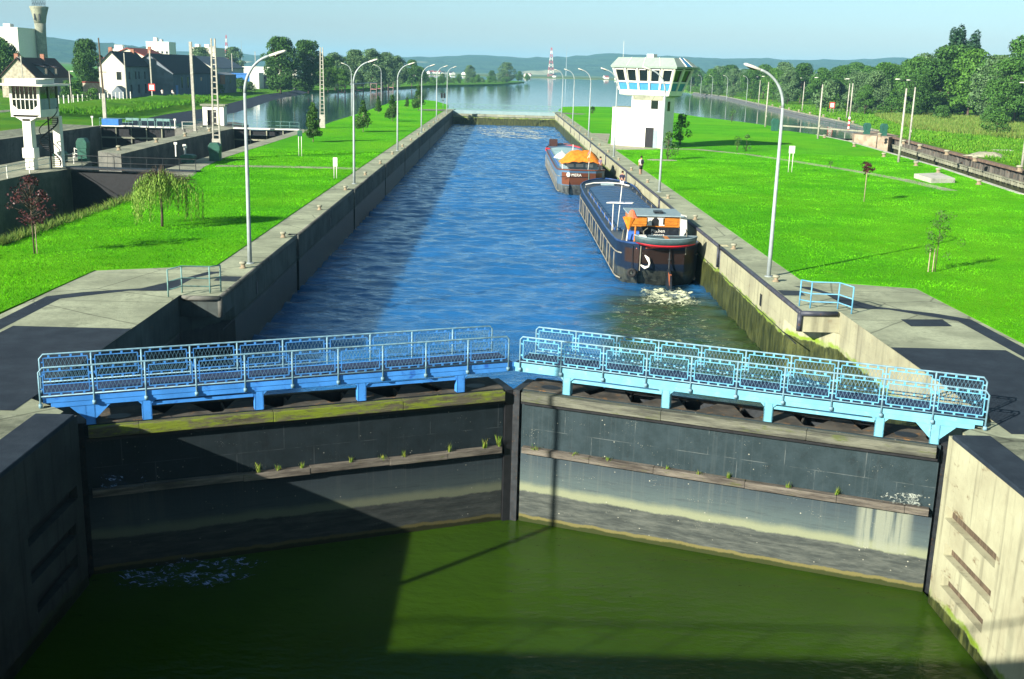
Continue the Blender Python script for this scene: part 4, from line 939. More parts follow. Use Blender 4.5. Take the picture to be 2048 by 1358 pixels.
# ------------------------------------------------------------------ foliage
M['bark'] = simple('bark', (.09,.07,.05), .95, .4, 6, bump=.5, stretch=(3,3,.5))
M['barkpale'] = simple('pale stem', (.3,.24,.17), .9, .3, 6)
LG = dict(dark=leafgreen('leaves dark', (.018,.06,.009), (.05,.13,.018)), mid=leafgreen('leaves mid', (.025,.085,.012), (.07,.17,.025)),
    silver=leafgreen('leaves silver', (.04,.095,.03), (.12,.21,.08)), fresh=leafgreen('leaves fresh', (.035,.11,.012), (.085,.2,.02)),
    blue=leafgreen('leaves blue green', (.012,.045,.018), (.035,.09,.035)), maroon=leafgreen('leaves maroon', (.02,.006,.008), (.10,.03,.03), .45),
    willow=leafgreen('leaves willow', (.09,.2,.02), (.24,.36,.06)), dry=leafgreen('dry stalks', (.07,.17,.015), (.17,.2,.045)))
def leaves(lumps, dens, size, rng, up=.25, rnd=.75, aspect=.6):
    P_, N_ = [], []
    for (x,y,z,rx,ry,rz) in lumps:
        area = 4*math.pi*((rx*ry)**1.6/3+(rx*rz)**1.6/3+(ry*rz)**1.6/3)**(1/1.6); n = max(6, int(area*dens))
        d = rng.normal(size=(n,3)); d /= np.linalg.norm(d,axis=1)[:,None]
        rr = rng.uniform(.62,1.08,(n,1))**.6
        P_.append(np.array([x,y,z])+d*rr*np.array([rx,ry,rz])); N_.append(d)
    P_ = np.vstack(P_); N_ = np.vstack(N_); n = len(P_)
    N_ = N_+rng.normal(size=(n,3))*rnd+np.array([0,0,up]); N_ /= np.linalg.norm(N_,axis=1)[:,None]
    a = np.cross(N_, rng.normal(size=(n,3))); a /= np.linalg.norm(a,axis=1)[:,None]; b = np.cross(N_, a)
    s = size*rng.uniform(.55,1.25,(n,1))
    V = np.stack([P_-a*s, P_-b*s*aspect+N_*s*.15, P_+a*s, P_+b*s*aspect+N_*s*.15],1).reshape(-1,3)
    return V, np.arange(4*n).reshape(-1,4)
def crown_lumps(rng, n, rx, ry, z0, z1, lump, flat=.8, taper=.5):
    out = []; H_ = z1-z0
    for _ in range(n):
        q = rng.random()**.8; z = z0+H_*q; prof = math.sin(math.pi*min(1,max(.05,(.12+.88*q)**(.5+taper))))**.65
        a = rng.uniform(0,6.283); r = math.sqrt(rng.random())*.85
        l = lump*rng.uniform(.6,1.25)
        out.append((rx*prof*r*math.cos(a), ry*prof*r*math.sin(a), min(z, z1-l*.6), l, l, l*flat))
    return out
def tree_mesh(name, m, seed, n, rx, z0, z1, lump, dens, size, trunk=.25, taper=.5, flat=.8, rnd=.75):
    rng = np.random.default_rng(seed)
    L_ = crown_lumps(rng, n, rx, rx, z0, z1, lump, flat, taper)
    V, F = leaves(L_, dens, size, rng, rnd=rnd)
    tr = MB(); tr.tube([(0,0,-.1),(.05*trunk,0,z0*.6),(0,.1*trunk,z0+(z1-z0)*.5),(0,0,z0+(z1-z0)*.8)], [trunk,trunk*.8,trunk*.5,trunk*.15], 8)
    for k in range(0, n, max(1,n//9)):
        x,y,z = L_[k][:3]; zb = z0*.7+(z-z0)*.45
        tr.tube([(0,0,max(.3,zb)),(x*.5,y*.5,(zb+z)/2+.1),(x,y,z)], [trunk*.4,trunk*.25,trunk*.08], 6)
    return (V, F, m), tr
def tree_proto(name, label, cat, spec, group, bark='bark'):
    (V, F, m), tr = spec
    t = thing(name, label, cat, (0,0,0), 0, group)
    npmesh('crown', V, F, m, t); tr.build('trunk', M[bark], t, True); return t
class Proto:
    def __init__(s, *a, **k): s.t = tree_proto(*a, **k); s.used = False
    def put(s, x, y, sc, label, group=None, rz=None, z=0):
        rz = random.uniform(0,6.28) if rz is None else rz
        sc = sc if hasattr(sc,'__len__') else (sc,sc,sc)
        if not s.used:
            s.used = True; o = s.t; o.location = (x,y,z); o.rotation_euler.z = rz; o.scale = sc; o['label'] = label
            if group: o['group'] = group
            return o
        return dup(s.t, (x,y,z), rz, label, group, sc)
GW = 'trees of the wood on the right bank'; GL = 'trees along the left bank'
big = [Proto('broadleaf_tree', '', 'tree', tree_mesh('t', LG[m], 10+i, 64, 6.4, 1.6, 14.8, 1.75, 5.2, .30, .32, rnd=.9), GW) for i, m in enumerate(('mid','silver','dark','fresh','silver','mid'))]
bush = [Proto('round_shrub', '', 'shrub', tree_mesh('b', LG[m], 40+i, 30, 3.6, .5, 5.6, 1.1, 7, .24, .14, taper=.2), GW) for i, m in enumerate(('mid','silver','fresh'))]
# right wood, row by row (nearest rows tree by tree)
rows = [(118,262,15),(124,285,16),(112,300,11),(128,306,18),(119,322,17),(104,316,8),(133,330,17),(111,338,12),(121,352,14),(127,375,15),(116,372,12),(112,398,13),(122,410,14),(110,428,12),(120,446,15),(112,468,13),(123,486,14),(112,510,13),(124,530,15),(114,552,13),(120,585,15),(113,610,13),(122,645,15),(116,690,14),(126,740,15),(120,800,15),(132,860,15),(128,930,15)]
for i, (x, y, h) in enumerate(rows):
    big[i % 6].put(x+random.uniform(-2,2), y, (h/14.6*random.uniform(.9,1.15), h/14.6*random.uniform(.9,1.15), h/14.6), 'leafy tree in the front rows of the wood on the right bank', GW)
for i in range(46):
    y = random.uniform(290,900); x = 138+random.uniform(0,60)+max(0,(y-500)*.02)
    h = random.uniform(13,17)
    big[random.randrange(6)].put(x, y, (h/14.6*1.1,h/14.6*1.1,h/14.6), 'tree crown rising in the back rows of the right bank wood', GW)
big[2].put(124,312,(1.6,1.6,1.3),'tallest dark oak of the right wood, in front of the poplars',GW)
big[5].put(117,318,(1.0,1.0,1.08),'broad tree just left of the tall dark oak in the right wood',GW)
big[0].put(137,296,(1.7,1.7,1.45),'tall tree at the right edge of the photo above the reeds',GW)
big[0].put(126,274,(1.05,1.05,.95),'bright green tree at the right edge below the tall tree',GW)
bush[1].put(96,330,(1.35,1.35,1.6),'round silvery shrub behind the red bordered sign',GW)
for i in range(26):
    y = random.uniform(250,760); x = (104 if y < 420 else 107)+random.uniform(-3,5)+max(0,(y-500)*.03)
    if y > 300 or x > 100: bush[random.randrange(3)].put(x+(8 if y < 300 else 0), y, random.uniform(.55,1.0), 'low bush at the foot of the right bank wood', 'bushes at the foot of the right wood')
bush[0].put(92.5,208,.8,'dark bush at the right edge of the photo by the reeds','bushes at the foot of the right wood')
# mass of the wood behind
rng = np.random.default_rng(5); VV = []; FF = []; o_ = 0
for i in range(150):
    y = rng.uniform(330,1500); x = 165+rng.uniform(0,260)+y*.03; h = rng.uniform(12,16.5)
    L_ = crown_lumps(rng, 9, 6, 6, 3, h, 3.4)
    V, F = leaves(L_, .8, .95, rng); V[:,0] += x; V[:,1] += y; VV.append(V); FF.append(F+o_); o_ += len(V)
w_ = npmesh('distant_wood', np.vstack(VV), np.vstack(FF), LG['mid']); kind(w_, 'stuff'); tag(w_, 'mass of treetops far back in the right bank wood', 'wood')
# poplars
pl = []
for i in range(3):
    rng = np.random.default_rng(60+i); L_ = [(rng.normal()*.5*math.sin(math.pi*(q+.05)/1.1)**.6, rng.normal()*.5, 3+q*22, 1.9*math.sin(math.pi*min(1,.1+.86*q))**.6+.25, 1.9*math.sin(math.pi*min(1,.1+.86*q))**.6+.25, 2.0) for q in np.linspace(0,1,20)]
    V, F = leaves(L_, 6, .4, rng, up=.8)
    tr = MB(); tr.tube([(0,0,-.1),(0,0,14),(0,0,24)], [.4,.25,.06], 8)
    t = tree_proto('poplar_tree', ['left of three dark poplars rising above the right wood','middle of three dark poplars rising above the right wood','right of three dark poplars rising above the right wood'][i], 'tree', ((V,F,LG['blue']),tr), 'poplars above the right wood')
    t.location = [(137.2,344,.5),(140.2,348,.5),(143.2,344,.5)][i]; t.scale = (1.35,1.35,[.95,.99,.92][i])
# left bank trees
lt = [(-74,372,17.5,'tall dark tree at the left end of the left bank grove'),(-67,385,17,'tall rounded tree beside the left bank lamp poles'),(-79,392,13.5,'broad dark tree behind the barn shed'),(-63,402,12,'willow in front of the left bank grove'),
    (-66,440,14,'tree above the mooring frames, left of the grove top'),(-61,462,15.5,'silvery tree over the first mooring frames'),(-57,488,16.5,'highest silvery tree of the left bank grove'),(-54,515,15.5,'grove tree behind the middle mooring frames'),(-51,540,14.5,'grove tree behind the last mooring frames'),(-47,575,13,'rounded tree at the river end of the left grove'),(-45,606,10,'low bright willow leaning over the river bend'),(-62,430,8,'low willow over the bank left of the mooring frames'),(-67,505,16,'dark tree deep in the left grove'),(-60,548,15,'dark tree deep in the grove towards the bend')]
for i, (x,y,h,lb) in enumerate(lt): big[[2,2,2,3,4,1,4,1,4,0,3,3,2,2][i]].put(x, y, (h/14.6*.95,h/14.6*.95,h/14.6), lb, GL)
far = [(3,925,15.5,1.3,'big lone tree on the far river point'),(-26,880,12.5,1.0,'rounded tree on the far left bank beside the lone tree'),(-9,905,9,.9,'small dark tree just left of the lone river tree'),(14,985,9,1.0,'low tree at the tip of the far river point'),(22,1035,7,1.0,'last low tree at the tip of the river point'),(-38,700,6.5,.8,'shrubby tree on the far left shore'),(-48,690,7,.9,'scrub tree at the river bend'),(-30,760,6,.9,'shrub on the far left shore below the village'),(-18,800,6,1,'shrub on the far left shore before the lone tree')]
for i, (x,y,h,w,lb) in enumerate(far): big[[1,4,2,0,3,0,3,0,3][i]].put(x, y, (h/14.6*w,h/14.6*w,h/14.6), lb, 'trees on the far left shore')
for i in range(16):
    x = -45+i*3.6+random.uniform(-1,1); y = 660+i*17+random.uniform(-8,8); bush[i % 3].put(x-6, y, random.uniform(.6,.95), 'low scrub on the far left river shore', 'scrub on the far left shore')
tw = [(-122,330,14.5,.8,2,'dark pointed tree behind the stone house'),(-116,312,10.5,1.0,2,'dark tree between the stone house and the white house'),(-109,318,9.5,1.0,5,'dark leafy tree left of the white house'),(-133,300,12.5,1.1,2,'dark tree at the left edge below the white tower block'),(-142,318,14,1.0,0,'tall tree at the left edge of the photo'),(-150,560,16,1.2,1,'tree at the foot of the water tower'),(-170,640,17,1.2,4,'blue green tree right of the silo block'),(-160,668,18,1.1,1,'tall tree among the blue green group right of the silo'),(-125,640,12,1,0,'tree in the far row behind the warehouses'),(-112,650,12,1,2,'dark tree in the far row behind the curved lamp'),(-103,640,11,1,0,'tree in the far row near the lamp head'),(-135,655,11,1,4,'silvery tree in the far row behind the warehouses')]
for x,y,h,w,k,lb in tw: big[k].put(x, y, (h/14.6*w,h/14.6*w,h/14.6), lb, 'trees around the left bank houses')
for i,(x,y) in enumerate([(-84,330),(-80,352),(-86,420),(-80,432),(-76,402),(-92,250),(-100,258)]): bush[i % 3].put(x, y, random.uniform(.5,.8), 'bush along the left bank between the barns and the river' if i < 5 else 'bush by the fence in front of the stone house', 'bushes on the left bank')
# young conical trees on the left lawn
def cone_tree(seed):
    rng = np.random.default_rng(seed); L_ = []; tr = MB(); tr.tube([(0,0,-.05),(0,0,2.4),(0,0,4.4)], [.06,.04,.01], 6)
    for _ in range(80):
        q = rng.random()**.9; z = .75+q*3.6; r = (1-q)**.8*1.15*rng.uniform(.35,1.05)+.05; a = rng.uniform(0,6.283); l = .2+.22*(1-q)
        c = (r*math.cos(a), r*math.sin(a), z); L_.append((*c,l,l,l*.8)); tr.tube([(0,0,z-.25*r),c],[.018,.005],5)
    V, F = leaves(L_, 50, .1, rng, rnd=1.0); return (V,F,LG['dark']), tr
ct = [Proto('young_tree', '', 'young tree', cone_tree(70+i), 'young conical trees on the left lawn', bark='barkpale') for i in range(2)]
for i,(x,y,s,lb) in enumerate([(-24.1,139,1.03,'young conical tree nearest the lock, beside the lattice pole'),(-20.9,163.7,.98,'bushy young tree behind the second left lamp'),(-26.1,231,.75,'small young tree beside the river edge lamp'),(-20,198.4,1.0,'young conical tree behind the third left lamp'),(-23.3,268,.55,'smallest young tree on the far left lawn'),(-19.3,251,1.2,'tallest young conical tree, far up the left lawn')]):
    ct[i % 2].put(x, y, s*1.05, lb)
# shrubs near the tower
def shrub(seed, m, n, r, h, lump, dens, size): 
    rng = np.random.default_rng(seed); L_ = crown_lumps(rng, n, r, r, .25, h, lump, .8, .1); tr = MB()
    for L in L_[::2]: tr.tube([(0,0,0),(L[0]*.4,L[1]*.4,L[2]*.6),L[:3]],[.03,.02,.006],5)
    V, F = leaves(L_, dens, size, rng, rnd=1.1); return (V,F,m), tr
def one(name, label, cat, spec, loc, sc=1, bark='bark'):
    t = tree_proto(name, label, cat, spec, None, bark); t.location = loc; t.scale = (sc,)*3; return t
one('shrub','leafy shrub behind the shaded side of the control tower','shrub',shrub(80,LG['fresh'],26,1.5,4.2,.55,16,.13),(24.2,153,.03))
one('shrub','dark shrub in front of the control tower door','shrub',shrub(81,LG['mid'],22,1.2,3.0,.45,18,.12),(18.4,125.5,.03))
one('shrub','small round bush on the far right lawn by the chamber','shrub',shrub(82,LG['dark'],12,.9,1.6,.4,22,.12),(20.8,262,.03))
one('sapling','thin sapling by the river side of the right lawn','sapling',shrub(83,LG['mid'],9,.8,3.2,.35,14,.12),(48.1,235,.03))
one('sapling','left of a pair of saplings in the tower shadow','sapling',shrub(84,LG['mid'],9,.6,1.9,.3,26,.1),(29.9,142.5,.03))
one('sapling','right of a pair of saplings in the tower shadow','sapling',shrub(85,LG['mid'],9,.55,2.1,.3,26,.1),(31.3,143.4,.03))
one('sapling','tiny plant beside the lawn path on the right','sapling',shrub(86,LG['dark'],5,.35,.8,.2,40,.07),(35.2,119.2,.03))
kind(MB().lathe([(0,0),(1.3,0),(1.1,.05),(0,.08)],14,(17.6,124.2,.03),1.4,.8).build('soil_patch', M['path']))
def stakes(t, pts, h):
    for x, y in pts: MB().tube([(x,y,0),(x,y,h)], .025, 6).build('stake', M['barkpale'], t)
# staked sapling, right foreground
rng = np.random.default_rng(90); L_ = [(rng.normal()*.42*(1-abs(q-.35)), rng.normal()*.42*(1-abs(q-.35)), .9+q*2.1, .2, .2, .2) for q in rng.random(26)]
V, F = leaves(L_, 60, .052, rng, rnd=1.2); tr = MB(); tr.tube([(0,0,0),(.02,0,1.5),(.0,.03,3.0)],[.028,.02,.006],6)
for L in L_[::2]: tr.tube([(0,0,L[2]-.35),L[:3]],[.01,.003],4)
t = one('sapling','thin leafy sapling with two stakes on the right lawn','sapling',((V,F,LG['mid']),tr),(21.55,54.4,.03),1.05); stakes(t, [(-.35,-.05),(-.14,-.05)], 1.15)
# small red maple
rng = np.random.default_rng(91); L_ = [(rng.normal()*.3, rng.normal()*.3, 2.45+rng.uniform(-.35,.55), .28,.28,.2) for _ in range(12)]
V, F = leaves(L_, 22, .12, rng, rnd=.9); tr = MB(); tr.tube([(0,0,0),(0,0,1.9),(0,0,2.8)],[.04,.035,.01],6)
t = one('maple_tree','small dark red maple on a tall stem on the right lawn','tree',((V,F,LG['maroon']),tr),(28.3,86.5,.03),1,'barkpale')
# left maple
rng = np.random.default_rng(92); L_ = []
for _ in range(60):
    q = rng.random(); a = rng.uniform(0,6.283); r = 1.15*math.sin(math.pi*(.15+.8*q))*rng.random()**.5; L_.append((r*math.cos(a), r*math.sin(a), 1.55+q*2.2, .2,.2,.17))
V, F = leaves(L_, 36, .07, rng, rnd=1.1); tr = MB(); tr.tube([(0,0,0),(0,0,1.6),(.03,0,3.5)],[.045,.035,.01],6)
for L in L_: tr.tube([(0,0,L[2]*.75+.15),L[:3]],[.014,.004],4)
t = one('maple_tree','dark purple maple by the old lock wall on the left','tree',((V,F,LG['maroon']),tr),(-23.24,53.0,.03),.98,'bark'); stakes(t, [(.12,.05)], 1.5)
# weeping willow
rng = np.random.default_rng(93); tr = MB(); tr.tube([(0,0,-.05),(.03,0,1.2),(-.03,0,2.1),(0,0,2.7)],[.085,.07,.06,.03],8); VV = []; n = 350
for k in range(n):
    a = rng.uniform(0,6.283); rr = .3+1.85*rng.random()**.7*(.75+.35*math.sin(3*a+1)); top = 3.45-rr*.38+rng.uniform(-.25,.2); ln = rng.uniform(.4,2.3)*(.5+.35*rr)
    c = (rr*math.cos(a), rr*math.sin(a)); pts = [(0,0,2.3),(c[0]*.45,c[1]*.45,top+.05),(c[0]*.85,c[1]*.85,top-.05),(c[0],c[1],top-.4)]
    if k % 4 == 0: tr.tube(pts,[.022,.013,.008,.004],4)
    m = int(ln/.055)
    for j in range(m):
        z = top-.15-j*.055; f_ = min(1,j/6); x = c[0]*(.8+.2*f_)+rng.normal()*.03; y = c[1]*(.8+.2*f_)+rng.normal()*.03; z += .0
        if z < .5: break
        d = rng.uniform(0,6.283); dx, dy = math.cos(d)*.03, math.sin(d)*.03; l = .17*rng.uniform(.7,1.3)
        VV += [(x,y,z),(x+dx+.017*dy/.03,y+dy-.017*dx/.03,z-l*.5),(x+dx*1.4,y+dy*1.4,z-l),(x+dx-.017*dy/.03,y+dy+.017*dx/.03,z-l*.5)]
V = np.array(VV); V[:,:] = V; F = np.arange(len(V)).reshape(-1,4)
one('willow_tree','young weeping willow on the left lawn','tree',((V,F,LG['willow']),tr),(-20.05,63.06,.03),1.02)
# ------------------------------------------------------------------ grass blades on the lawns, stuff
def inpoly(x, y, poly):
    ins = np.zeros(len(x), bool); j = len(poly)-1
    for i in range(len(poly)):
        (x0,y0),(x1,y1) = poly[i],poly[j]
        c = ((y0 > y) != (y1 > y)) & (x < (x1-x0)*(y-y0)/(y1-y0+1e-12)+x0); ins ^= c; j = i
    return ins
def grass(name, label, poly, n, ymin, ymax, h, w, m, z, seed, pw=1.6):
    rng = np.random.default_rng(seed); xs = [p[0] for p in poly]
    x = rng.uniform(min(xs), max(xs), n*4); y = ymin+(ymax-ymin)*rng.random(n*4)**pw
    k = inpoly(x, y, poly); x, y = x[k][:n], y[k][:n]; n = len(x)
    cl = .55+.45*np.sin(x*1.7+2*np.sin(y*.9))*np.sin(y*1.3+1.5*np.sin(x*.7)); hh = h*rng.uniform(.45,1.1,n)*(.55+.6*cl)
    ww = w*(.6+.02*y)*rng.uniform(.7,1.3,n)
    a = rng.uniform(0,6.283,n); ca, sa = np.cos(a)*ww, np.sin(a)*ww; lx, ly = rng.normal(size=n)*hh*.45, rng.normal(size=n)*hh*.45
    V = np.stack([np.stack([x-ca,y-sa,np.full(n,z)],1), np.stack([x+ca,y+sa,np.full(n,z)],1), np.stack([x+lx,y+ly,z+hh],1)],1).reshape(-1,3)
    o = npmesh(name, V, np.arange(3*n).reshape(-1,3), m); kind(o,'stuff'); tag(o, label, 'grass'); return o
def grassleaf(name, a, b):
    t = NT(name); col = t.mix(t.island(), a, b); col = t.mix(t.ss(t.noise(.25, 5, .65, t.pos(True)), .35, .7), tuple(c*.7 for c in a), col); return t.fin(col, .9, Specular_IOR_Level=.0)
M['blade'] = grassleaf('grass blades', (.04,.25,.002), (.18,.6,.012))
grass('lawn_grass','short bright green grass of the left lawn',GRASS_L,70000,39,125,.09,.012,M['blade'],.02,1)
grass('lawn_grass','short bright green grass of the right lawn',GRASS_R,170000,38,140,.085,.012,M['blade'],.02,2)
edge = [(-26.3,55),(-25.6,55),(-25.7,90),(-26.5,90)]
grass('rough_grass','tall rough grass along the old lock edge of the left lawn',edge,2600,55,90,.55,.012,LG['dry'],.02,3)
reed = [(82,222),(90,194),(94,188),(110,215),(132,260),(134,310),(120,330),(100,300)]
grass('reeds','tall straw green reeds in the right meadow',reed,42000,188,330,1.25,.022,LG['dry'],.0,4,1.2)
mead = [(60,124.5),(72,212),(80,256),(84,299),(95,397),(110,548),(104,420),(112,330),(100,230),(95,180),(80,130)]
grass('meadow_grass','rough grass of the right bank meadow',mead,40000,125,520,.5,.03,grassleaf('meadow blades',(.06,.2,.012),(.16,.28,.03)),.0,5,1.5)
# ------------------------------------------------------------------ right bank, right lock
RB = [(58.9,124.5),(63.0,155),(70.25,209.3),(72,212),(78.5,258),(82.4,299),(93,397),(109,548),(111,650),(123,740),(150,1200),(186,1880),(7000,1900),(7000,-200),(30,-200),(46,20)]
land('right_bank', RB, -4, 0, M['meadow'])
t = thing('sheet_pile_wall', 'rusty sheet pile wall of the right lock with pale ledge', 'wall')
A_, B_ = Vector((45.7,20)), Vector((58.75,124.5)); C_ = Vector((70.1,209)); 
def alongpts(P0, P1, st): 
    n = int((P1-P0).length/st); return [P0+(P1-P0)*i/n for i in range(n+1)]
line = alongpts(A_, B_, .55)+alongpts(B_, C_, .55)[1:]
wv = MB(); vs = []
for i, p in enumerate(line):
    d = Vector((.99,-.135)); o = (.16,.16,-.16,-.16)[i % 4]; vs.append(Vector((p.x-.15*.99-o*.5, p.y+.0)))
for a, b in zip(vs[:-1], vs[1:]): wv.face([(a.x,a.y,-6),(b.x,b.y,-6),(b.x,b.y,-.12),(a.x,a.y,-.12)])
def pilemat():
    t_ = NT('sheet piles'); x,y,z = t_.sep(); n = t_.noise(1,5,.65,t_.map((2,2,.2)))
    col = t_.mix(t_.ss(n,.35,.65),(.045,.045,.04),(.13,.12,.1)); col = t_.mix(t_.ss(t_.noise(3,5),.55,.7),col,(.09,.04,.02))
    col = t_.mix(t_.ss(z,-1.62,-1.6,1,0),col,(.03,.035,.015)); return t_.fin(col,.8)
wv.build('sheet_piles', pilemat(), t)
cp = MB(); 
for P0,P1 in ((A_,B_),(B_,C_)): cp.beam((P0.x-.25,P0.y,-.08),(P1.x-.25,P1.y,-.08),.7,.3)
cp.build('rusty_cap', simple('rusty concrete cap',(.16,.11,.08),.9,.4,1.5,dirt=(.09,.04,.025)), t)
lg = MB()
for P0,P1 in ((A_,B_),(B_,C_)): lg.beam((P0.x-.45,P0.y,-1.3),(P1.x-.45,P1.y,-1.3),.35,.14)
for p in line[::2]: lg.box(p.x-.55,p.x-.3,p.y-.2,p.y+.2,-1.85,-1.3)
lg.build('pale_ledge', M['conc'], t)
for i,(x,y) in enumerate([(64.6,188.8),(61.6,169),(60.0,158),(59.2,146.2),(58.4,135.4),(57.5,121.5)]):
    dup(bp,(x-.6,y,.07),0,'pale mooring block on the sheet pile wall, %s from the right lock gate' % ORD[i],'mooring blocks of the right lock',1.9)
for i,(x,y) in enumerate([(48.0,139.7),(47.0,125.9),(45.9,116.5),(45.0,104.2),(50.6,160),(52.6,182)]):
    dup(bp,(x,y,.03),0,'pale bollard on the grassy edge of the right lock, %s' % ['by the lamp post','right of the lamp post','beside the concrete slab','nearest the photo edge','farther along','by the gate'][i],'mooring blocks of the right lock',1.5)
e = MB(); q = [(45.2,96),(49.3,125),(54.1,174),(54.1,192)]
for a,b in zip(q[:-1],q[1:]): e.beam((a[0]+.1,a[1],-.03),(b[0]+.1,b[1],-.03),.5,.2)
tag(kind(e.build('edge_kerb', M['conc_white']),'thing'),'pale concrete kerb along the grassy edge of the right lock','kerb')
t = thing('concrete_pier', 'rusty concrete pier holding the right lock gate', 'pier')
MB().prism([(62.3,197),(63.2,201),(70.3,212),(71.5,208),(69.8,195.5),(66,190)],-6,.05).build('pier_block', simple('rusty concrete',(.3,.24,.17),.9,.4,.6,dirt=(.16,.07,.03)), t)
t = thing('lock_gate', 'closed gate of the right lock with white walkway beam', 'lock gate')
MB().beam((54.2,212,-3.2),(63.6,200,-3.2),.5,4.4).build('gate_plate', M['gateR'], t)
MB().beam((53.5,212.8,.55),(64.6,198.6,.55),.7,.25).build('walkway_beam', M['conc'], t)
MB().beam((54.2,211.4,-1.3),(63.6,199.4,-1.3),.5,.25).build('gate_ledge', M['conc'], t)
r = MB(); P0, P1 = Vector((53.8,213.2,.7)), Vector((64.6,199.4,.7))
for i in range(13): p = P0+(P1-P0)*i/12; r.tube([p,p+Vector((0,0,1.1))],.03,5)
for z in (.4,.75,1.1): r.tube([P0+Vector((0,0,z)),P1+Vector((0,0,z))],.025,5)
r.build('railing', M['green'], t)
t = thing('concrete_slab', 'thick concrete slab lying on the right lawn by the lock edge', 'slab')
MB().prism([(40.5,104.4),(43.2,105.4),(44.2,111.8),(40.8,109.7)],-.1,.47).build('slab_top', M['conc_white'], t, bevel=.03)
rng = np.random.default_rng(3)
mb = MB(); rr = [[((2.9-.95*k)*math.cos(a)*(1+.12*math.sin(3*a+k)), (1.8-.55*k)*math.sin(a)*(1+.15*math.cos(2*a)), .32*k+.05*math.sin(5*a)) for a in np.linspace(0,2*math.pi,22,endpoint=False)] for k in range(3)]
o = mb.rings(rr).build('sand_heap', M['path'], None, True, (63.8,145.8,0)); tag(kind(o,'thing'),'low pale heap of sand on the right bank grass','sand heap')
tag(kind(MB().box(70.6,73.4,159,160,0,.2).build('concrete_beam', M['conc_white'], bevel=.02),'thing'),'pale concrete beam lying in the grass at the right edge','beam')
# sloping quay upstream of the right lock
qp = [(72,213),(78.5,258),(82.4,299),(93,397),(109,548),(111,650)]
mb = MB()
for (x0,y0),(x1,y1) in zip(qp[:-1],qp[1:]):
    mb.face([(x0,y0,.02),(x1,y1,.02),(x1-.5,y1,-.03),(x0-.5,y0,-.03)]); mb.face([(x0-.5,y0,-.03),(x1-.5,y1,-.03),(x1-.8,y1,-.5),(x0-.8,y0,-.5)]); mb.face([(x0-.8,y0,-.5),(x1-.8,y1,-.5),(x1-1.5,y1,-.55),(x0-1.5,y0,-.55)]); mb.face([(x0-1.5,y0,-.55),(x1-1.5,y1,-.55),(x1-1.9,y1,-1.6),(x0-1.9,y0,-1.6)])
kind(mb.build('sloping_quay', simple('quay stones',(.09,.1,.1),.85,.35,.8,stretch=(1,1,6))))
e = MB()
for (x0,y0),(x1,y1) in zip(qp[:-1],qp[1:]): e.beam((x0-.2,y0,.1),(x1-.2,y1,.1),.5,.25)
tag(kind(e.build('edge_kerb', M['conc']),'thing'),'pale kerb along the top of the right river quay','kerb')
for i in range(9):
    y = 222+i*19; x = np.interp(y,[p[1] for p in qp],[p[0] for p in qp]); dup(bp,(float(x)-.3,y,.2),0,'small pale bollard on the right river quay, %s past the gate' % ORD[i],'bollards of the right river quay',1.8)
# ------------------------------------------------------------------ old locks on the left
def block(name, label, poly, z0, z1, m, cat='wall', top=None):
    t = thing(name, label, cat); MB().prism(poly, z0, z1-.006).build('wall_body', m, t)
    MB().face([(x,y,z1) for x,y in poly]).build('coping', top or M['conc'], t); return t
WO = M['wallL_shade']
block('pier_wall','concrete pier carrying the white cabin between the old locks',[(-45,20),(-39.3,20),(-39.3,91),(-38.2,94.5),(-38.2,100),(-39,104),(-41,108),(-44.9,108)],-9,0,M['conc_old'])
block('pier_wall','narrow concrete pier between the two old lock chambers',[(-42.7,116),(-39.3,113),(-40,134),(-40,165),(-43.6,170),(-47.5,168),(-47.5,160),(-43.3,159),(-42.6,143)],-9,0,M['conc_old'])
block('quay_wall','right hand wall of the old lock beside the left lawn',[(-30.35,92),(-26.3,92),(-27.7,101),(-28.5,112),(-28.65,166),(-30.35,166)],-9,.034,M['conc_old'])
LB = [(-59,-100),(-59,162),(-57.5,166),(-60.5,200),(-62,239),(-66.5,279),(-74.5,346),(-76,394),(-80,433),(-71,440),(-65,480),(-55,549),(-44,637),(-27,714),(-2,819),(16,1000),(20,1046),(14,1090),(-80,1200),(-200,1880),(-7000,1900),(-7000,-100)]
land('left_bank', LB, -8, 0, M['bankgrass'])
block('quay_wall','far concrete wall of the old left lock',[(-59,60),(-58.2,60),(-58.2,160.3),(-59,160.3)],-9,.06,M['conc_old'])
kind(MB().face([(x,y,.012) for x,y in [(-59,60),(-59,161),(-65,163),(-66,60)]]).build('lock_side_road', M['gravel']))
for i,y in enumerate((118,131,143,155)): dup(bp,(-41.2,y,0),0,'small bollard on the narrow pier between old locks, %s from its tip' % ORD[i],'bollards of the old locks',1.4)
# old lock gates
def oldgate(label, P0, P1, z0, rails, m, beams=True):
    t = thing('lock_gate', label, 'lock gate'); P0, P1 = Vector((*P0,0)), Vector((*P1,0)); d = (P1-P0).normalized(); L = (P1-P0).length; up = Vector((0,0,1)); n = Vector((d.y,-d.x,0))
    if n.y > 0: n = -n
    MB().beam(P0+up*(z0/2-.2), P1+up*(z0/2-.2), .3, -z0).build('gate_plate', M['black'], t)
    MB().beam(P0+up*.05, P1+up*.05, 1.4, .16).build('walkway', m, t)
    if beams:
        for z in (-1.6,-3.2): MB().beam(P0+up*z+n*.3, P1+up*z+n*.3, .35, .22).build('gate_girder', M['conc'], t)
        k = int(L/2.2)
        for i in range(k+1):
            p = P0+d*(L*i/k)+n*.35; MB().beam(p+up*-.1, p+up*-3.4, .14).build('gate_rib', M['conc'], t)
    r = MB(); k = max(4,int(L/1.3))
    for i in range(k+1): p = P0+d*(L*i/k)+n*.6; r.tube([p,p+up*1.15],.03,5)
    for z in (.6,1.15): r.tube([P0+n*.6+up*z,P1+n*.6+up*z],.03,5)
    r.build('railing', rails, t); return t
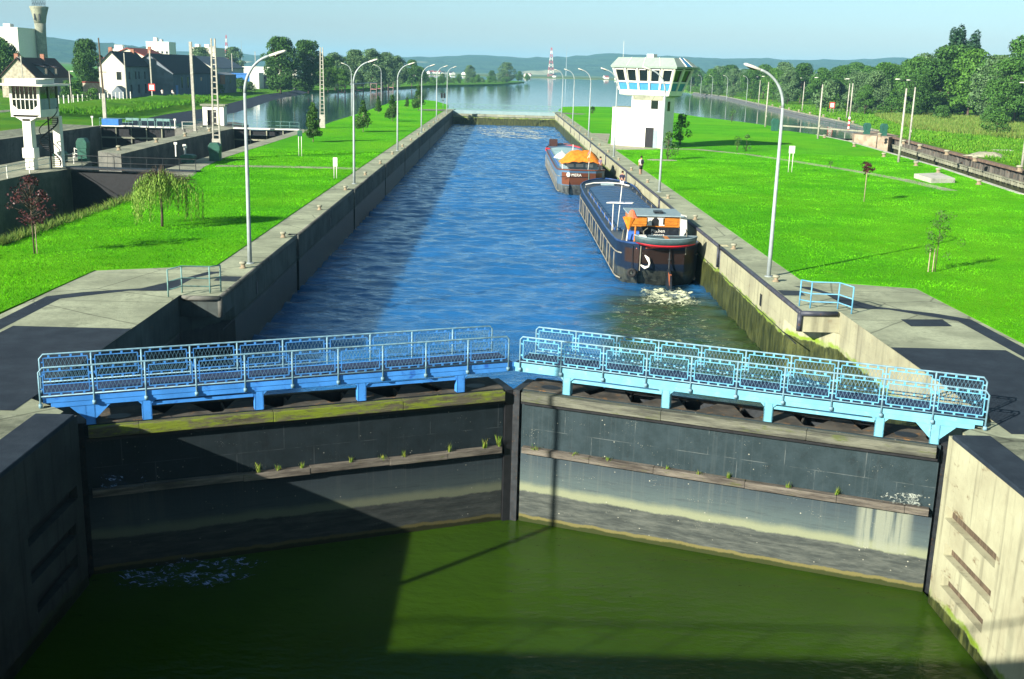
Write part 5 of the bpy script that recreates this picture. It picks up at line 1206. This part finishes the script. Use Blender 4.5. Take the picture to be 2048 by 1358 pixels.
oldgate('upper gate of the far old lock with ribbed dark frame',(-58.5,161.5),(-47.5,161.5),-4,M['railgreen'],M['white'])
oldgate('upper gate of the near old lock with white walkway',(-40,164.3),(-30.3,164.3),-4,M['railgreen'],M['white'],True)
oldgate('lower gate of the near old lock in deep shade',(-38.4,97),(-26.9,96.2),-5,M['iron'],M['iron'],False)
t = thing('railing_panel','green panelled railing on the far old lock gate','railing')
for i in range(3):
    x = -54.5+i*2.2; r = MB(); r.box(x,x+2,160.0,160.06,.95,1.3)
    for k in range(3): r.box(x+k*.97,x+k*.97+.06,160,160.06,.1,1.3)
    r.build('panel', M['railgreen'], t)
def fence(name,label,pts,h,m,rail=True,cat='fence'):
    t = thing(name,label,cat)
    for x,y in pts: MB().tube([(x,y,0),(x,y,h)],.05,6).build('post',m,t)
    if rail:
        r = MB()
        for z in (h*.95,h*.5): r.tube([(x,y,z) for x,y in pts],.03,5)
        r.build('rail',m,t)
fence('handrail','white handrail along the near edge of the cabin pier',[(-39.5,62+i*4.2) for i in range(9)],1.0,M['white'],cat='handrail')
fence('handrail','white handrail at the upstream end of the cabin pier',[(-39.2,97.5),(-39.5,101),(-40.2,104.5),(-41.6,106.8)],1.0,M['white'],cat='handrail')
fence('handrail','white handrail at the head of the narrow pier',[(-45.8,158),(-44,158.5),(-42.8,160)],1.1,M['white'],cat='handrail')
for i,(x,y) in enumerate([(-31.8,109.5),(-31.2,107.6),(-33.4,112),(-59.2,160.0),(-47.0,158.6)]):
    t = thing('gate_post','white gate latch post %s' % ['beside the green hatch housing','nearest the green cabinet','beyond the green hatch housing','at the far end of the old gate','at the pier end of the old gate'][i],'post',(x,y,0)); 
    MB().tube([(0,0,0),(0,0,1.3)],.08,6).build('stem',M['white'],t); MB().box(-.16,.16,-.1,.1,1.2,1.42).build('head',M['white'],t)
tag(kind(MB().box(-57,-54.6,157.5,159,.3,1.2).build('blue_box', M['paint2'], bevel=.05),'thing'),'blue tarpaulin box on the far old lock gate','box')
# pilot booth
t = thing('lock_booth','small white booth with dark doorway between the old locks','booth',(-44.6,171.5,0))
for x0,x1,y0,y1 in ((-1.6,-.9,-1,-.9),(.5,1.6,-1,-.9),(-1.6,-1.5,-.897,1),(1.5,1.6,-.897,1),(-1.497,1.497,.9,1)): MB().box(x0,x1,y0,y1,0,2.9).build('booth_wall', M['towerwhite'], t)
MB().box(-.897,.497,-.96,-.93,2.3,2.9).build('door_lintel', M['towerwhite'], t)
MB().box(-1.9,1.9,-1.3,1.2,2.903,3.15).build('booth_roof', M['conc'], t)
MB().box(-.85,.45,-.7,-.66,.02,2.28).build('door', M['black'], t)
tag(kind(MB().beam((-45,165,0),(-43.5,172,0),.3).build('pier_extension', M['conc']),'thing'),'low kerb at the foot of the white booth','kerb')
kind(MB().prism([(-47.5,168),(-43.6,169.9),(-40,165),(-40.5,176),(-44,182),(-48.5,178)],-6,-.01).build('pier_island', M['conc_old']))
# poles
def pole(label, loc, h, style='square', r=.17):
    t = thing('utility_pole', label, 'pole', loc, 0, 'poles on the left bank')
    if style == 'lattice':
        for s in (-1,1): MB().beam((s*.36,0,0),(s*.17,0,h),.13,.22).build('pole_leg', M['postconc'], t)
        for k in range(18):
            z = h*.1+h*.88*k/18; w = .36-.19*z/h; MB().box(-w+.06,w-.06,-.06,.06,z,z+.09).build('pole_rung', M['postconc'], t)
        MB().box(-.42,.42,-.18,.18,0,h*.17).build('pole_foot', M['postconc'], t)
    elif style == 'wood':
        MB().tube([(0,0,3.4),(-.25,0,h)], [.16,.1], 8).build('pole_shaft', M['wood'], t); MB().beam((0,0,0),(0,0,4.4),.5,.3).build('pole_foot', M['postconc'], t)
    else: MB().beam((0,0,0),(-.15,0,h),r*2,r*2).build('pole_shaft', M['postconc'], t)
    return t
def arms(t, zs, w, m=None):
    for z in zs: MB().beam((-w,0,z),(w,0,z),.09).build('crossarm', m or M['iron'], t)
a = pole('wooden pole with concrete foot by the far old lock',(-60,167.4,0),12.4,'wood'); arms(a,(7.5,9.4),.6)
pole('slender grey pole behind the red bordered sign',(-80.1,255.2,0),11.6,'square',.13)
pole('plain white concrete pole in front of the barn',(-43.2,155,0),12,'square',.18)
pole('lattice concrete pole with ladder rungs beside the green cabinet',(-28.9,110.6,0),11.6,'lattice')
pole('lattice concrete pole at the river edge of the left lawn',(-28.1,171.3,0),12,'lattice')
a = pole('pole carrying twin white transformers on the left bank',(-76.3,383.4,0),12.5,'square',.15)
for q in (-.7,.7): MB().lathe([(.3,0),(.38,.2),(.38,1.6),(.2,1.8)],10,(q-.3,-.2,9.6)).build('transformer', M['white'], a)
pole('thin pole beyond the transformer pole on the left bank',(-83,445,0),14,'square',.16)
a = pole('distant pole with white lamp in front of the left grove',(-92,540,0),15,'square',.16); MB().box(.1,1.0,-.2,.2,10.5,11).build('lamp_head', M['white'], a)
a = pole('brown post with white lamp in front of the stone house',(-93.4,242,0),6.8,'square',.08); MB().box(.1,.75,-.12,.12,6.6,6.75).build('lamp_head', M['white'], a)
a = pole('brown mast at the roof of the stone house',(-112,262,0),9.6,'square',.1); MB().tube([(0,0,8.9),(-1.2,0,9.5)],.05,6).build('lamp_arm', M['lampgrey'], a)
a = pole('leaning grey pole beside the white house',(-91.5,272,0),11,'square',.1)
a = pole('thin mast by the blue shop',(-106,440,0),13,'square',.12)
a = pole('second thin mast right of the blue shop',(-98,445,0),14,'square',.1)
# bank mound, embankment, road
mb = MB()
prof = [(-62.5,.05),(-66,.9),(-71,1.5),(-76,1.55),(-80,1.2)]
rows_ = []
for j,y in enumerate(np.linspace(178,300,16)):
    k = min(1,j/3)*min(1,(15-j)/3); rows_.append([(x-(y-178)*.055-2*math.sin(y*.07), y, .02+z*k*(.85+.3*math.sin(y*.11+x))) for x,z in [(-61.5,0)]+prof+[(-84,0)]])
n = len(rows_[0]); mb.add([v for r in rows_ for v in r], [(i*n+k,i*n+k+1,(i+1)*n+k+1,(i+1)*n+k) for i in range(len(rows_)-1) for k in range(n-1)])
kind(mb.build('grass_mound', M['bankgrass'], None, True))
gm = [(-63,180),(-78,180),(-84,290),(-70,290)]
grass('bank_grass','long grass on the mound of the left bank',gm,16000,180,290,.7,.02,grassleaf('bank blades',(.05,.19,.01),(.14,.28,.03)),.7,8,1.2)
strip('bank_road',[(-90,180),(-86,214),(-86.5,250),(-86,285),(-88,330)],4.5,.03,M['gravel'])
eb = [(-57.6,166),(-60.6,200),(-62,239),(-66.5,279),(-74.5,346),(-76,394),(-80,433)]; wl = [(-54.5,168),(-55.5,200),(-56.5,239),(-60.9,279),(-69,346),(-70.6,394),(-74.7,433)]
mb = MB()
for i in range(len(eb)-1): mb.face([(*eb[i],.1),(*eb[i+1],.1),(*wl[i+1],-1.1),(*wl[i],-1.1)])
kind(mb.build('stone_embankment', simple('embankment stone',(.02,.03,.05),.85,.3,1.2,stretch=(1,1,5))))
# ------------------------------------------------------------------ houses
M['stone'] = simple('rubble stone', (.36,.33,.25), .95, .35, 1.6, bump=.5, dirt=(.18,.16,.12)); M['render_'] = simple('cream render', (.55,.52,.42), .9, .08, .6); M['greyrender'] = simple('grey render', (.16,.19,.22), .9, .2, .5)
M['greyshed'] = simple('shed boards', (.3,.3,.28), .8, .15, .6); M['slate'] = simple('slate roof', (.022,.025,.032), .8, .3, 2, stretch=(1,1,4)); M['tile'] = simple('red roof tiles', (.25,.06,.045), .9, .3, 3, stretch=(1,1,4)); M['browntile'] = simple('brown roof tiles', (.05,.03,.028), .9, .3, 3); M['brick'] = simple('brick', (.3,.14,.09), .9, .3, 4)
def house(name, label, x0, x1, y0, y1, ze, zr, wall, roof, cat='house', z0=-.2, ov=.4, wins=(), chim=(), doors=(), sidewall=None, ridge='y'):
    t = thing(name, label, cat, ((x0+x1)/2, y0, 0)); cx = (x0+x1)/2; hw = (x1-x0)/2; L = y1-y0
    MB().extr([(-hw,0,z0),(hw,0,z0),(hw,0,ze),(0,0,zr),(-hw,0,ze)], (0,L,0)).build('wall', wall, t)
    if sidewall: MB().box(hw+.003,hw+.05,.05,L-.05,z0,ze-.05).build('side_wall', sidewall, t)
    k = (zr-ze)/hw
    for s in (-1,1): MB().extr([(0,-ov,zr+.02),(s*(hw+ov),-ov,ze-k*ov+.02),(s*(hw+ov),-ov,ze-k*ov+.26),(0,-ov,zr+.28)], (0,L+2*ov,0)).build('roof', roof, t)
    for x, y, h in chim: MB().box(x-.45,x+.45,y-.35,y+.35,zr-1.2,zr+h).build('chimney', M['brick'], t)
    for side, a, z, w, h in wins:
        if side == 'f':
            f = MB().box(a-w/2-.09,a+w/2+.09,-.06,-.002,z-.09,z+h+.09).build('window', M['white'], t); MB().box(a-w/2,a+w/2,-.075,-.062,z,z+h).build('pane', M['glass'], f)
        else:
            f = MB().box(hw+.052,hw+.1,a-w/2-.09,a+w/2+.09,z-.09,z+h+.09).build('window', M['greyrender'], t); MB().box(hw+.102,hw+.115,a-w/2,a+w/2,z,z+h).build('pane', M['glass'], f)
    for side, a, w, h in doors:
        if side == 'r': MB().box(hw+.052,hw+.13,a-w/2,a+w/2,z0,h).build('door', M['paint2'], t)
    return t
h = house('stone_house','stone gabled house with dark dormer roof behind the white cabin',-118.3,-110.4,265,287,5,9.0,M['stone'],M['browntile'],chim=[(-.3,.6,1.1),(.3,14,1.2)],sidewall=M['greyrender'],wins=[('r',17,1.2,1.2,2.2)])
for y in (6.5,12.5):
    d = MB().box(1.6,3.9,y-1,y+1,5.0,7.3).build('dormer', M['greyrender'], h); MB().extr([(1.2,y-1.4,7.9),(4.4,y-1.4,6.9),(4.4,y-1.4,7.05),(1.2,y-1.4,8.05)],(0,2.8,0)).build('dormer_roof', M['browntile'], d); MB().box(3.91,3.95,y-.6,y+.6,5.6,6.8).build('dormer_window', M['glass'], d)
h = house('white_house','cream gabled house with slate roof and shuttered windows',-102.5,-96,285,304,8.0,11.2,M['render_'],M['slate'],chim=[(-.4,1.0,1.2),(.2,16,1.0)],sidewall=M['greyrender'],wins=[('f',1.7,4.4,1.2,2.0)]+[('r',y,4.6,1.0,1.9) for y in (3,8,10.6,15.4)]+[('r',y,1.0,1.3,2.2) for y in (4,10,15.6)])
MB().extr([(.6,-3.5,-.2),(3.6,-3.5,-.2),(3.6,-3.5,1.6),(2.2,-3.5,3.0),(.6,-3.5,1.2)],(0,3.4,0)).build('lean_to', M['greyrender'], h)
house('barn','long dark roofed barn with timbered wall right of the white house',-102.4,-89.8,305,350,6.2,11.0,M['greyrender'],M['slate'],'barn',sidewall=simple('boarded wall',(.10,.13,.17),.9,.4,.5,stretch=(1,8,.2)),wins=[('r',8,2.2,1.3,3.0),('r',14,2.2,1.3,3.0),('r',28,4,1.2,1)],doors=[('r',3,2.0,3.0)])
h = house('gatehouse','narrow flat grey annex at the far end of the barn',-94,-88.6,352,372,5.4,6.0,M['greyrender'],M['greyrender'],'annex',ov=.05,wins=[('r',12,3,1.2,1.2)])
MB().box(2.7,3.2,-1.0,3.2,2.8,5.6).build('brick_gable', M['brick'], h)
house('red_roofed_house','house with long red tiled roof behind the white house',-119,-101,330,352,8.8,12.6,M['render_'],M['tile'],chim=[(5.5,3,.8)])
t = thing('stone_wall','rubble garden wall with tiled top between the houses','wall'); MB().box(-110.2,-103.0,294,294.5,-.1,3.3).build('wall_body', M['stone'], t); MB().box(-110.3,-102.9,293.8,294.7,3.303,3.6).build('tile_capping', M['tile'], t)
t = thing('picket_fence','white post fence in front of the stone house','fence')
for i in range(22): MB().box(-94.2+.03*i,-94.02+.03*i,226+i*2.6,226.15+i*2.6,0,1.7).build('post', M['white'], t)
for z in (.6,1.3): MB().beam((-94.1,226,z),(-93.5,281,z),.04).build('wire', M['lampgrey'], t)
house('warehouse','white gabled warehouse with long grey roof',-124,-108.5,420,470,7.4,11.3,M['render_'],simple('grey sheet roof',(.13,.14,.16),.6,.2,.4),'warehouse',wins=[('f',4,4.2,1.6,1.2)])
def blockb(name,label,x0,x1,y0,y1,z1,m,cat='building',extra=(),wins=None):
    t = thing(name,label,cat,((x0+x1)/2,y0,0)); hw=(x1-x0)/2; MB().box(-hw,hw,0,y1-y0,-.5,z1).build('wall',m,t); MB().box(-hw-.15,hw+.15,-.15,y1-y0+.15,z1+.003,z1+.4).build('roof_slab',m,t)
    for a,b,h in extra: MB().box(a,b,2,6,z1+.4,z1+.4+h).build('roof_box',M['white'],t)
    if wins:
        nx,nz,dz = wins
        for i in range(nx):
            for j in range(nz):
                f = MB().box(-hw+(i+.5)*2*hw/nx-.7,-hw+(i+.5)*2*hw/nx+.7,-.06,-.002,1.2+j*dz,2.7+j*dz).build('window',M['iron'],t)
    return t
blockb('silo_block','windowless pale silo block above the grey roofed warehouse',-165.5,-153,600,620,16.6,M['render_'],extra=((-5,-3,1.6),(0,2.5,1.6)))
blockb('tower_block','white apartment tower at the left edge of the photo',-236,-214,500,520,21.6,M['towerwhite'],extra=((-6,-1,1.5),(4,7,1.5)))
blockb('flats','far white flats above the red roof',-221,-207,700,715,20.5,M['towerwhite'],extra=((-3,-1,2.5),(1,2,1.5)),wins=(5,4,4.2))
blockb('flats','lower white flats left of the tall far flats',-246,-222,705,720,15.5,M['towerwhite'],extra=((-9,-4,2.5),),wins=(7,3,4.2))
t = thing('water_tower','concrete water tower with flared head on the left skyline','water tower',(-212,520,0))
MB().lathe([(2.3,0),(2.25,12),(2.3,20),(2.5,24.5)],24).build('shaft', M['conc'], t, True)
MB().lathe([(2.5,24.5),(3.1,28),(4.05,31.2),(4.1,31.9),(3.6,31.9)],24).build('tank', M['conc'], t, True)
for a in (-1.9,-1.2): MB().box(3*math.cos(a)-.3,3*math.cos(a)+.3,3*math.sin(a)-.35,3*math.sin(a)+.2,25.8,28.6).build('slot_window', M['black'], t)
r = MB()
for k in range(12):
    x = -3+6*k/11; r.tube([(x,0,31.9),(x,0,34.6)],.07,4)
    if k < 11: r.tube([(x,0,32.2+2.2*(k%2)),(x+.55,0,34.4-2.2*(k%2))],.06,4)
for z in (33,34.5): r.tube([(-3,0,z),(3,0,z)],.06,4)
r.build('roof_lattice', M['iron'], t)
t = blockb('shop','low blue fronted shop building beyond the barn',-108,-97,430,450,5.2,M['paint2'],'shop'); MB().box(5.5,9,-.5,8,-.2,6).build('white_annex', M['white'], t)
for q in (-3.5,-1,2): MB().box(q,q+1.4,-.07,-.005,.2,3.2).build('shop_door', M['black'], t)
t = blockb('shed','long low shed with pale wall and dark roof by the river',-98,-84,445,456,3.6,M['greyshed'],'shed'); MB().extr([(-7.6,-.8,3.7),(7.6,-.8,3.7),(7.4,12,4.9),(-7.4,12,4.9)],(0,0,.25)).build('shed_roof', M['slate'], t); MB().box(7.01,7.05,0,11,-.3,3.6).build('end_wall', M['paint2'], t)
blockb('depot','low depot with pale blue and yellow roof edge beyond the shed',-130,-103,560,575,7.5,M['white'],'depot')
for i,(x,y,q) in enumerate([(-95,405,.75),(-100,420,.6),(-89,395,.55),(-101,388,.7),(-84,470,.8),(-97,370,.6)]): bush[i % 3].put(x, y, q, 'bush along the left bank between the barns and the river', 'bushes on the left bank')
for i in range(26):
    t = thing('village_house','far pale village house below the wooded hills','house',(random.choice((-170,-140,-120,-150,-100,-80,60,100,150,190,240,280))+random.uniform(-18,18),random.uniform(1930,2500),-.2),random.random()*3,'far village houses')
    MB().extr([(-4,0,-.5),(4,0,-.5),(4,0,3),(0,0,5.5),(-4,0,3)],(0,7,0)).build('house_body',M['towerwhite'],t); 
    for s in (-1,1): MB().extr([(0,-.3,5.6),(s*4.4,-.3,2.85),(s*4.4,-.3,3.1),(0,-.3,5.85)],(0,7.6,0)).build('roof',M['tile'] if i % 2 else M['slate'],t)
# mooring frames in the river
M['pile'] = simple('mooring pile', (.16,.12,.11), .8, .3, 3); M['pinkbeam'] = simple('faded red beam', (.34,.17,.15), .7, .25, 3)
for i,(x,y) in enumerate([(-59.0,408),(-57.2,447),(-55.8,482),(-55.0,497),(-54.6,521),(-54.0,537)]):
    t = thing('mooring_frame','%s mooring frame of piles in the river, counted from the near one' % ORD[i],'mooring frame',(x,y,ZU),0,'mooring frames in the river')
    for q in (-1.25,1.25): MB().tube([(q,0,-3),(q,0,3.9)],.2,8).build('pile',M['pile'],t)
    for z in (1.0,3.3): MB().box(-1.2,1.2,-.15,.15,z-.15,z+.15).build('cross_beam',M['pinkbeam'] if z < 2 else M['pile'],t)
tag(kind(MB().beam((-76,402,2.1),(-60.3,408,2.6),.25).build('gangway', M['lampgrey']),'thing'),'thin gangway from the left bank to the near mooring frame','gangway')
tag(kind(MB().beam((-56.6,415,3.0),(-54.6,486,3.0),.3).build('gangway', M['lampgrey']),'thing'),'thin gangway linking the mooring frames','gangway')
# lattice masts
def pylon(label, x, y, h, w):
    t = thing('lattice_mast', label, 'mast', (x,y,-1)); n = 9
    for k in range(n):
        z0, z1 = h*k/n, h*(k+1)/n; w0, w1 = w*(1-z0/h*.88), w*(1-z1/h*.88); b = MB(); c = [(-1,-1),(1,-1),(1,1),(-1,1)]
        for i in range(4):
            (a0,b0),(a1,b1) = c[i],c[(i+1)%4]
            b.beam((a0*w0,b0*w0,z0),(a0*w1,b0*w1,z1),w*.13); b.beam((a0*w0,b0*w0,z0),(a1*w1,b1*w1,z1),w*.08); b.beam((a1*w0,b1*w0,z0),(a0*w1,b0*w1,z1),w*.08)
        b.build('red_section' if k % 2 == 0 else 'white_section', M['red'] if k % 2 == 0 else M['white'], t)
pylon('red and white lattice mast beyond the far river',106.5,2500,63,6.5)
pylon('distant red and white mast above the left town',-611,2500,70,5)
for x,y,h,lb in ((-583,2520,60,'thin grey mast right of the distant red and white mast'),(180,3200,85,'faint pylon on the hills beyond the river')):
    t = thing('grey_mast',lb,'mast',(x,y,-1)); MB().tube([(0,0,0),(0,0,h)],[1.2,.3],5).build('mast_shaft',M['lampgrey'],t)
# ------------------------------------------------------------------ far shore and hills
land('far_shore', [(-200,1885),(150,1885),(186,1895),(400,1905),(7000,1905),(7000,9000),(-7000,9000),(-7000,1905)], -4, -.3, M['farland'])
def hillmat():
    t = NT('forest hill'); v = t.pos(); n1 = t.noise(.02,6,.65); n2 = t.noise(.0022,4,.5)
    col = t.mix(t.ss(n1,.35,.65),(.012,.035,.014),(.035,.075,.025)); x,y,z = t.sep()
    fld = t.math('MULTIPLY', t.ss(t.noise(.0035,2,.4,t.map((1,1,6))),.6,.63), t.ss(z,42,30)); col = t.mix(fld,col,(.28,.27,.14))
    t.bump(n1,1.0,14); return t.fin(col,1.0,Specular_IOR_Level=0)
def ridge(name, y0, depth, xs, hs, seed, rough):
    rng = np.random.default_rng(seed); nx = 260; ny = 14; X = np.linspace(xs[0],xs[-1],nx); Hh = np.interp(X,xs,hs)
    ph = rng.uniform(0,6.28,8); nz = sum(np.sin(X*f+p)*a for f,p,a in zip((.004,.011,.023,.05,.09,.17,.31,.5),ph,(4,2.5,1.5,1.2,1,1,.9,.8)))*rough
    V = []
    for j in range(ny):
        q = j/(ny-1); s = math.sin(q*math.pi/2)**.9
        jj = rng.normal(size=nx)*1.6*rough*(q > .1)
        for i in range(nx): V.append((X[i], y0+depth*q+30*math.sin(X[i]*.003), -2+(Hh[i]+nz[i]+2)*s+jj[i]))
    F = [(j*nx+i,j*nx+i+1,(j+1)*nx+i+1,(j+1)*nx+i) for j in range(ny-1) for i in range(nx-1)]
    return kind(npmesh(name, V, F, M['hill']))
M['hill'] = hillmat()
ridge('hills', 3600, 900, [-5000,-3000,-1200,-700,-300,0,250,450,900,1500,2300,5000],[90,70,40,46,55,60,66,84,84,92,100,110],11,1.0)
ridge('hills', 2700, 500, [-3600,-2200,-1500,-1250,-1000,-880,-700],[72,78,74,64,44,24,0],12,.8)
# ------------------------------------------------------------------ foam on the water
def foammat(name, sc, lo, hi, col, stretch):
    t = NT(name); n = t.noise(sc,6,.68,t.map(stretch),1.2); v = t.noise(sc*.35,3,.5); x,y,z = t.sep()
    g = t.n.new('ShaderNodeTexCoord').outputs['Generated']; gx,gy,gz = t.sep(g)
    f = t.ss(t.math('ADD',t.math('MULTIPLY',n,.75),t.math('MULTIPLY',v,.25)),lo,hi)
    d = t.math('MULTIPLY',t.math('MULTIPLY',t.ss(gx,.0,.28),t.ss(gx,.72,1,1,0)),t.math('MULTIPLY',t.ss(gy,0,.22),t.ss(gy,.75,1,1,0)))
    a = t.ss(t.math('ADD',f,t.math('SUBTRACT',d,1)),.0,.75,0,.9)
    t.set(t.b.inputs['Alpha'], a); t.bump(n,.8,.1); return t.fin(col,.6)
def foam(name,label,poly,z,m,h=.06,sub=40):
    xs=[p[0] for p in poly]; ys=[p[1] for p in poly]; n=sub; rng=np.random.default_rng(int(abs(xs[0]*10))+3)
    gx=np.linspace(min(xs),max(xs),n); gy=np.linspace(min(ys),max(ys),n); X,Y=np.meshgrid(gx,gy); ins=inpoly(X.ravel(),Y.ravel(),poly).reshape(n,n)
    Z=z+.015+h*np.abs(np.sin(X*3.1+2*np.sin(Y*2.3))*np.sin(Y*3.7+1.7*np.sin(X*1.9))); V=np.stack([X.ravel(),Y.ravel(),Z.ravel()],1)
    F=[(j*n+i,j*n+i+1,(j+1)*n+i+1,(j+1)*n+i) for j in range(n-1) for i in range(n-1) if ins[j,i] or ins[j+1,i+1]]
    o=npmesh(name,V,F,m); kind(o,'stuff'); tag(o,label,'foam'); return o
FM = foammat('propeller foam',3.6,.53,.66,(.42,.46,.25),(.8,2.6,1)); FW = foammat('weir foam',1.1,.47,.6,(.6,.62,.5),(.5,1.6,1)); FJ = foammat('jet foam skylit',4.6,.47,.66,(.17,.25,.4),(.7,1.6,1))  # leak jet foam tinted blue: skylit shade put into its colour
foam('propeller_wash','white green wash behind the navy barge propeller',[(8.2,64.0),(10.3,64.5),(12,60),(12,46),(5,47),(3.8,54),(6.8,61)],ZW,FM,.12,60)
foam('propeller_boil','thick white boil at the barge rudder',[(8.2,64.4),(10.2,64.6),(11.4,60.5),(9.6,59),(7.2,60.2)],ZW+.05,foammat('boil foam',3.2,.44,.6,(.5,.54,.36),(1,1.4,1)),.22,40)
foam('weir_foam','churning foam below the upper sill wall',[(-9,261.5),(12,261.5),(12,205),(-2,215),(-8,240)],ZW,FW,.1,60)
foam('leak_foam','foaming leak jet on the water by the left gate heel',[(-12,29.9),(-11.8,28.3),(-9.2,27.9),(-6.4,29.6),(-8.4,30.5)],ZD+.05,FJ,.18,50)
for s,lb,a,b in ((-1,'white water spilling on the left gate fender by the heel',10.9,12.9),(1,'white water spilling on the right gate fender by the heel',11.1,12.9)):
    mb = MB(); n = 16; rng = np.random.default_rng(20+s)
    P = [[leafpt(s, a+(b-a)*i/n, -.28+.26*j/5, -2.47+.05*rng.random()+(.34*(j/5)**2*(i/n)**.6)) for i in range(n+1)] for j in range(6)]
    mb.add([p for r in P for p in r], [(j*(n+1)+i,j*(n+1)+i+1,(j+1)*(n+1)+i+1,(j+1)*(n+1)+i) for j in range(5) for i in range(n)])
    o = mb.build('leak_foam', FJ if s < 0 else foammat('spill foam',7,.44,.7,(.34,.38,.33),(1,1,1.5)), None, True); kind(o,'stuff'); tag(o,lb,'foam')
# ------------------------------------------------------------------ footbridge the photographer stands on (its shadow crosses the water)
t = thing('footbridge','concrete footbridge across the lock downstream of the gate','bridge')
MB().box(-40,-6.5,1.6,4.9,6.9,7.55).build('bridge_shadow_landing', M['conc'], t)  # unseen landing, placed and stretched to cast the dark band on the water
MB().box(-13.19,40,-3.0,-.25,6.88,7.53).build('bridge_deck', M['conc'], t)
MB().box(-40,-36,-2,4,-.5,6.897).build('bridge_pier', M['conc'], t)
r = MB(); r.tube([(-40,4.8,8.6),(-6.6,4.8,8.6)],.04,6); r.tube([(-13,-.35,8.55),(40,-.35,8.55)],.04,6)
for i in range(17): r.tube([(-40+2*i,4.8,7.5),(-40+2*i,4.8,8.6)],.03,5)
r.build('railing', M['iron'], t)
# ------------------------------------------------------------------ air
def hazemat(d, c):
    m = bpy.data.materials.new('haze'); m.use_nodes = True; nt = m.node_tree; nt.nodes.remove(nt.nodes['Principled BSDF'])
    v = nt.nodes.new('ShaderNodeVolumePrincipled'); v.inputs['Color'].default_value = (*c,1); v.inputs['Density'].default_value = d; v.inputs['Anisotropy'].default_value = 0.0
    nt.links.new(v.outputs[0], nt.nodes['Material Output'].inputs['Volume']); return m
HAZE = 0.00013
if HAZE:
    hz = MB().box(-7100,7100,-220,9100,-10,140).build('haze', hazemat(HAZE,(.32,.68,.92))); kind(hz,'stuff'); tag(hz,'thin blue summer haze over the river valley','haze')
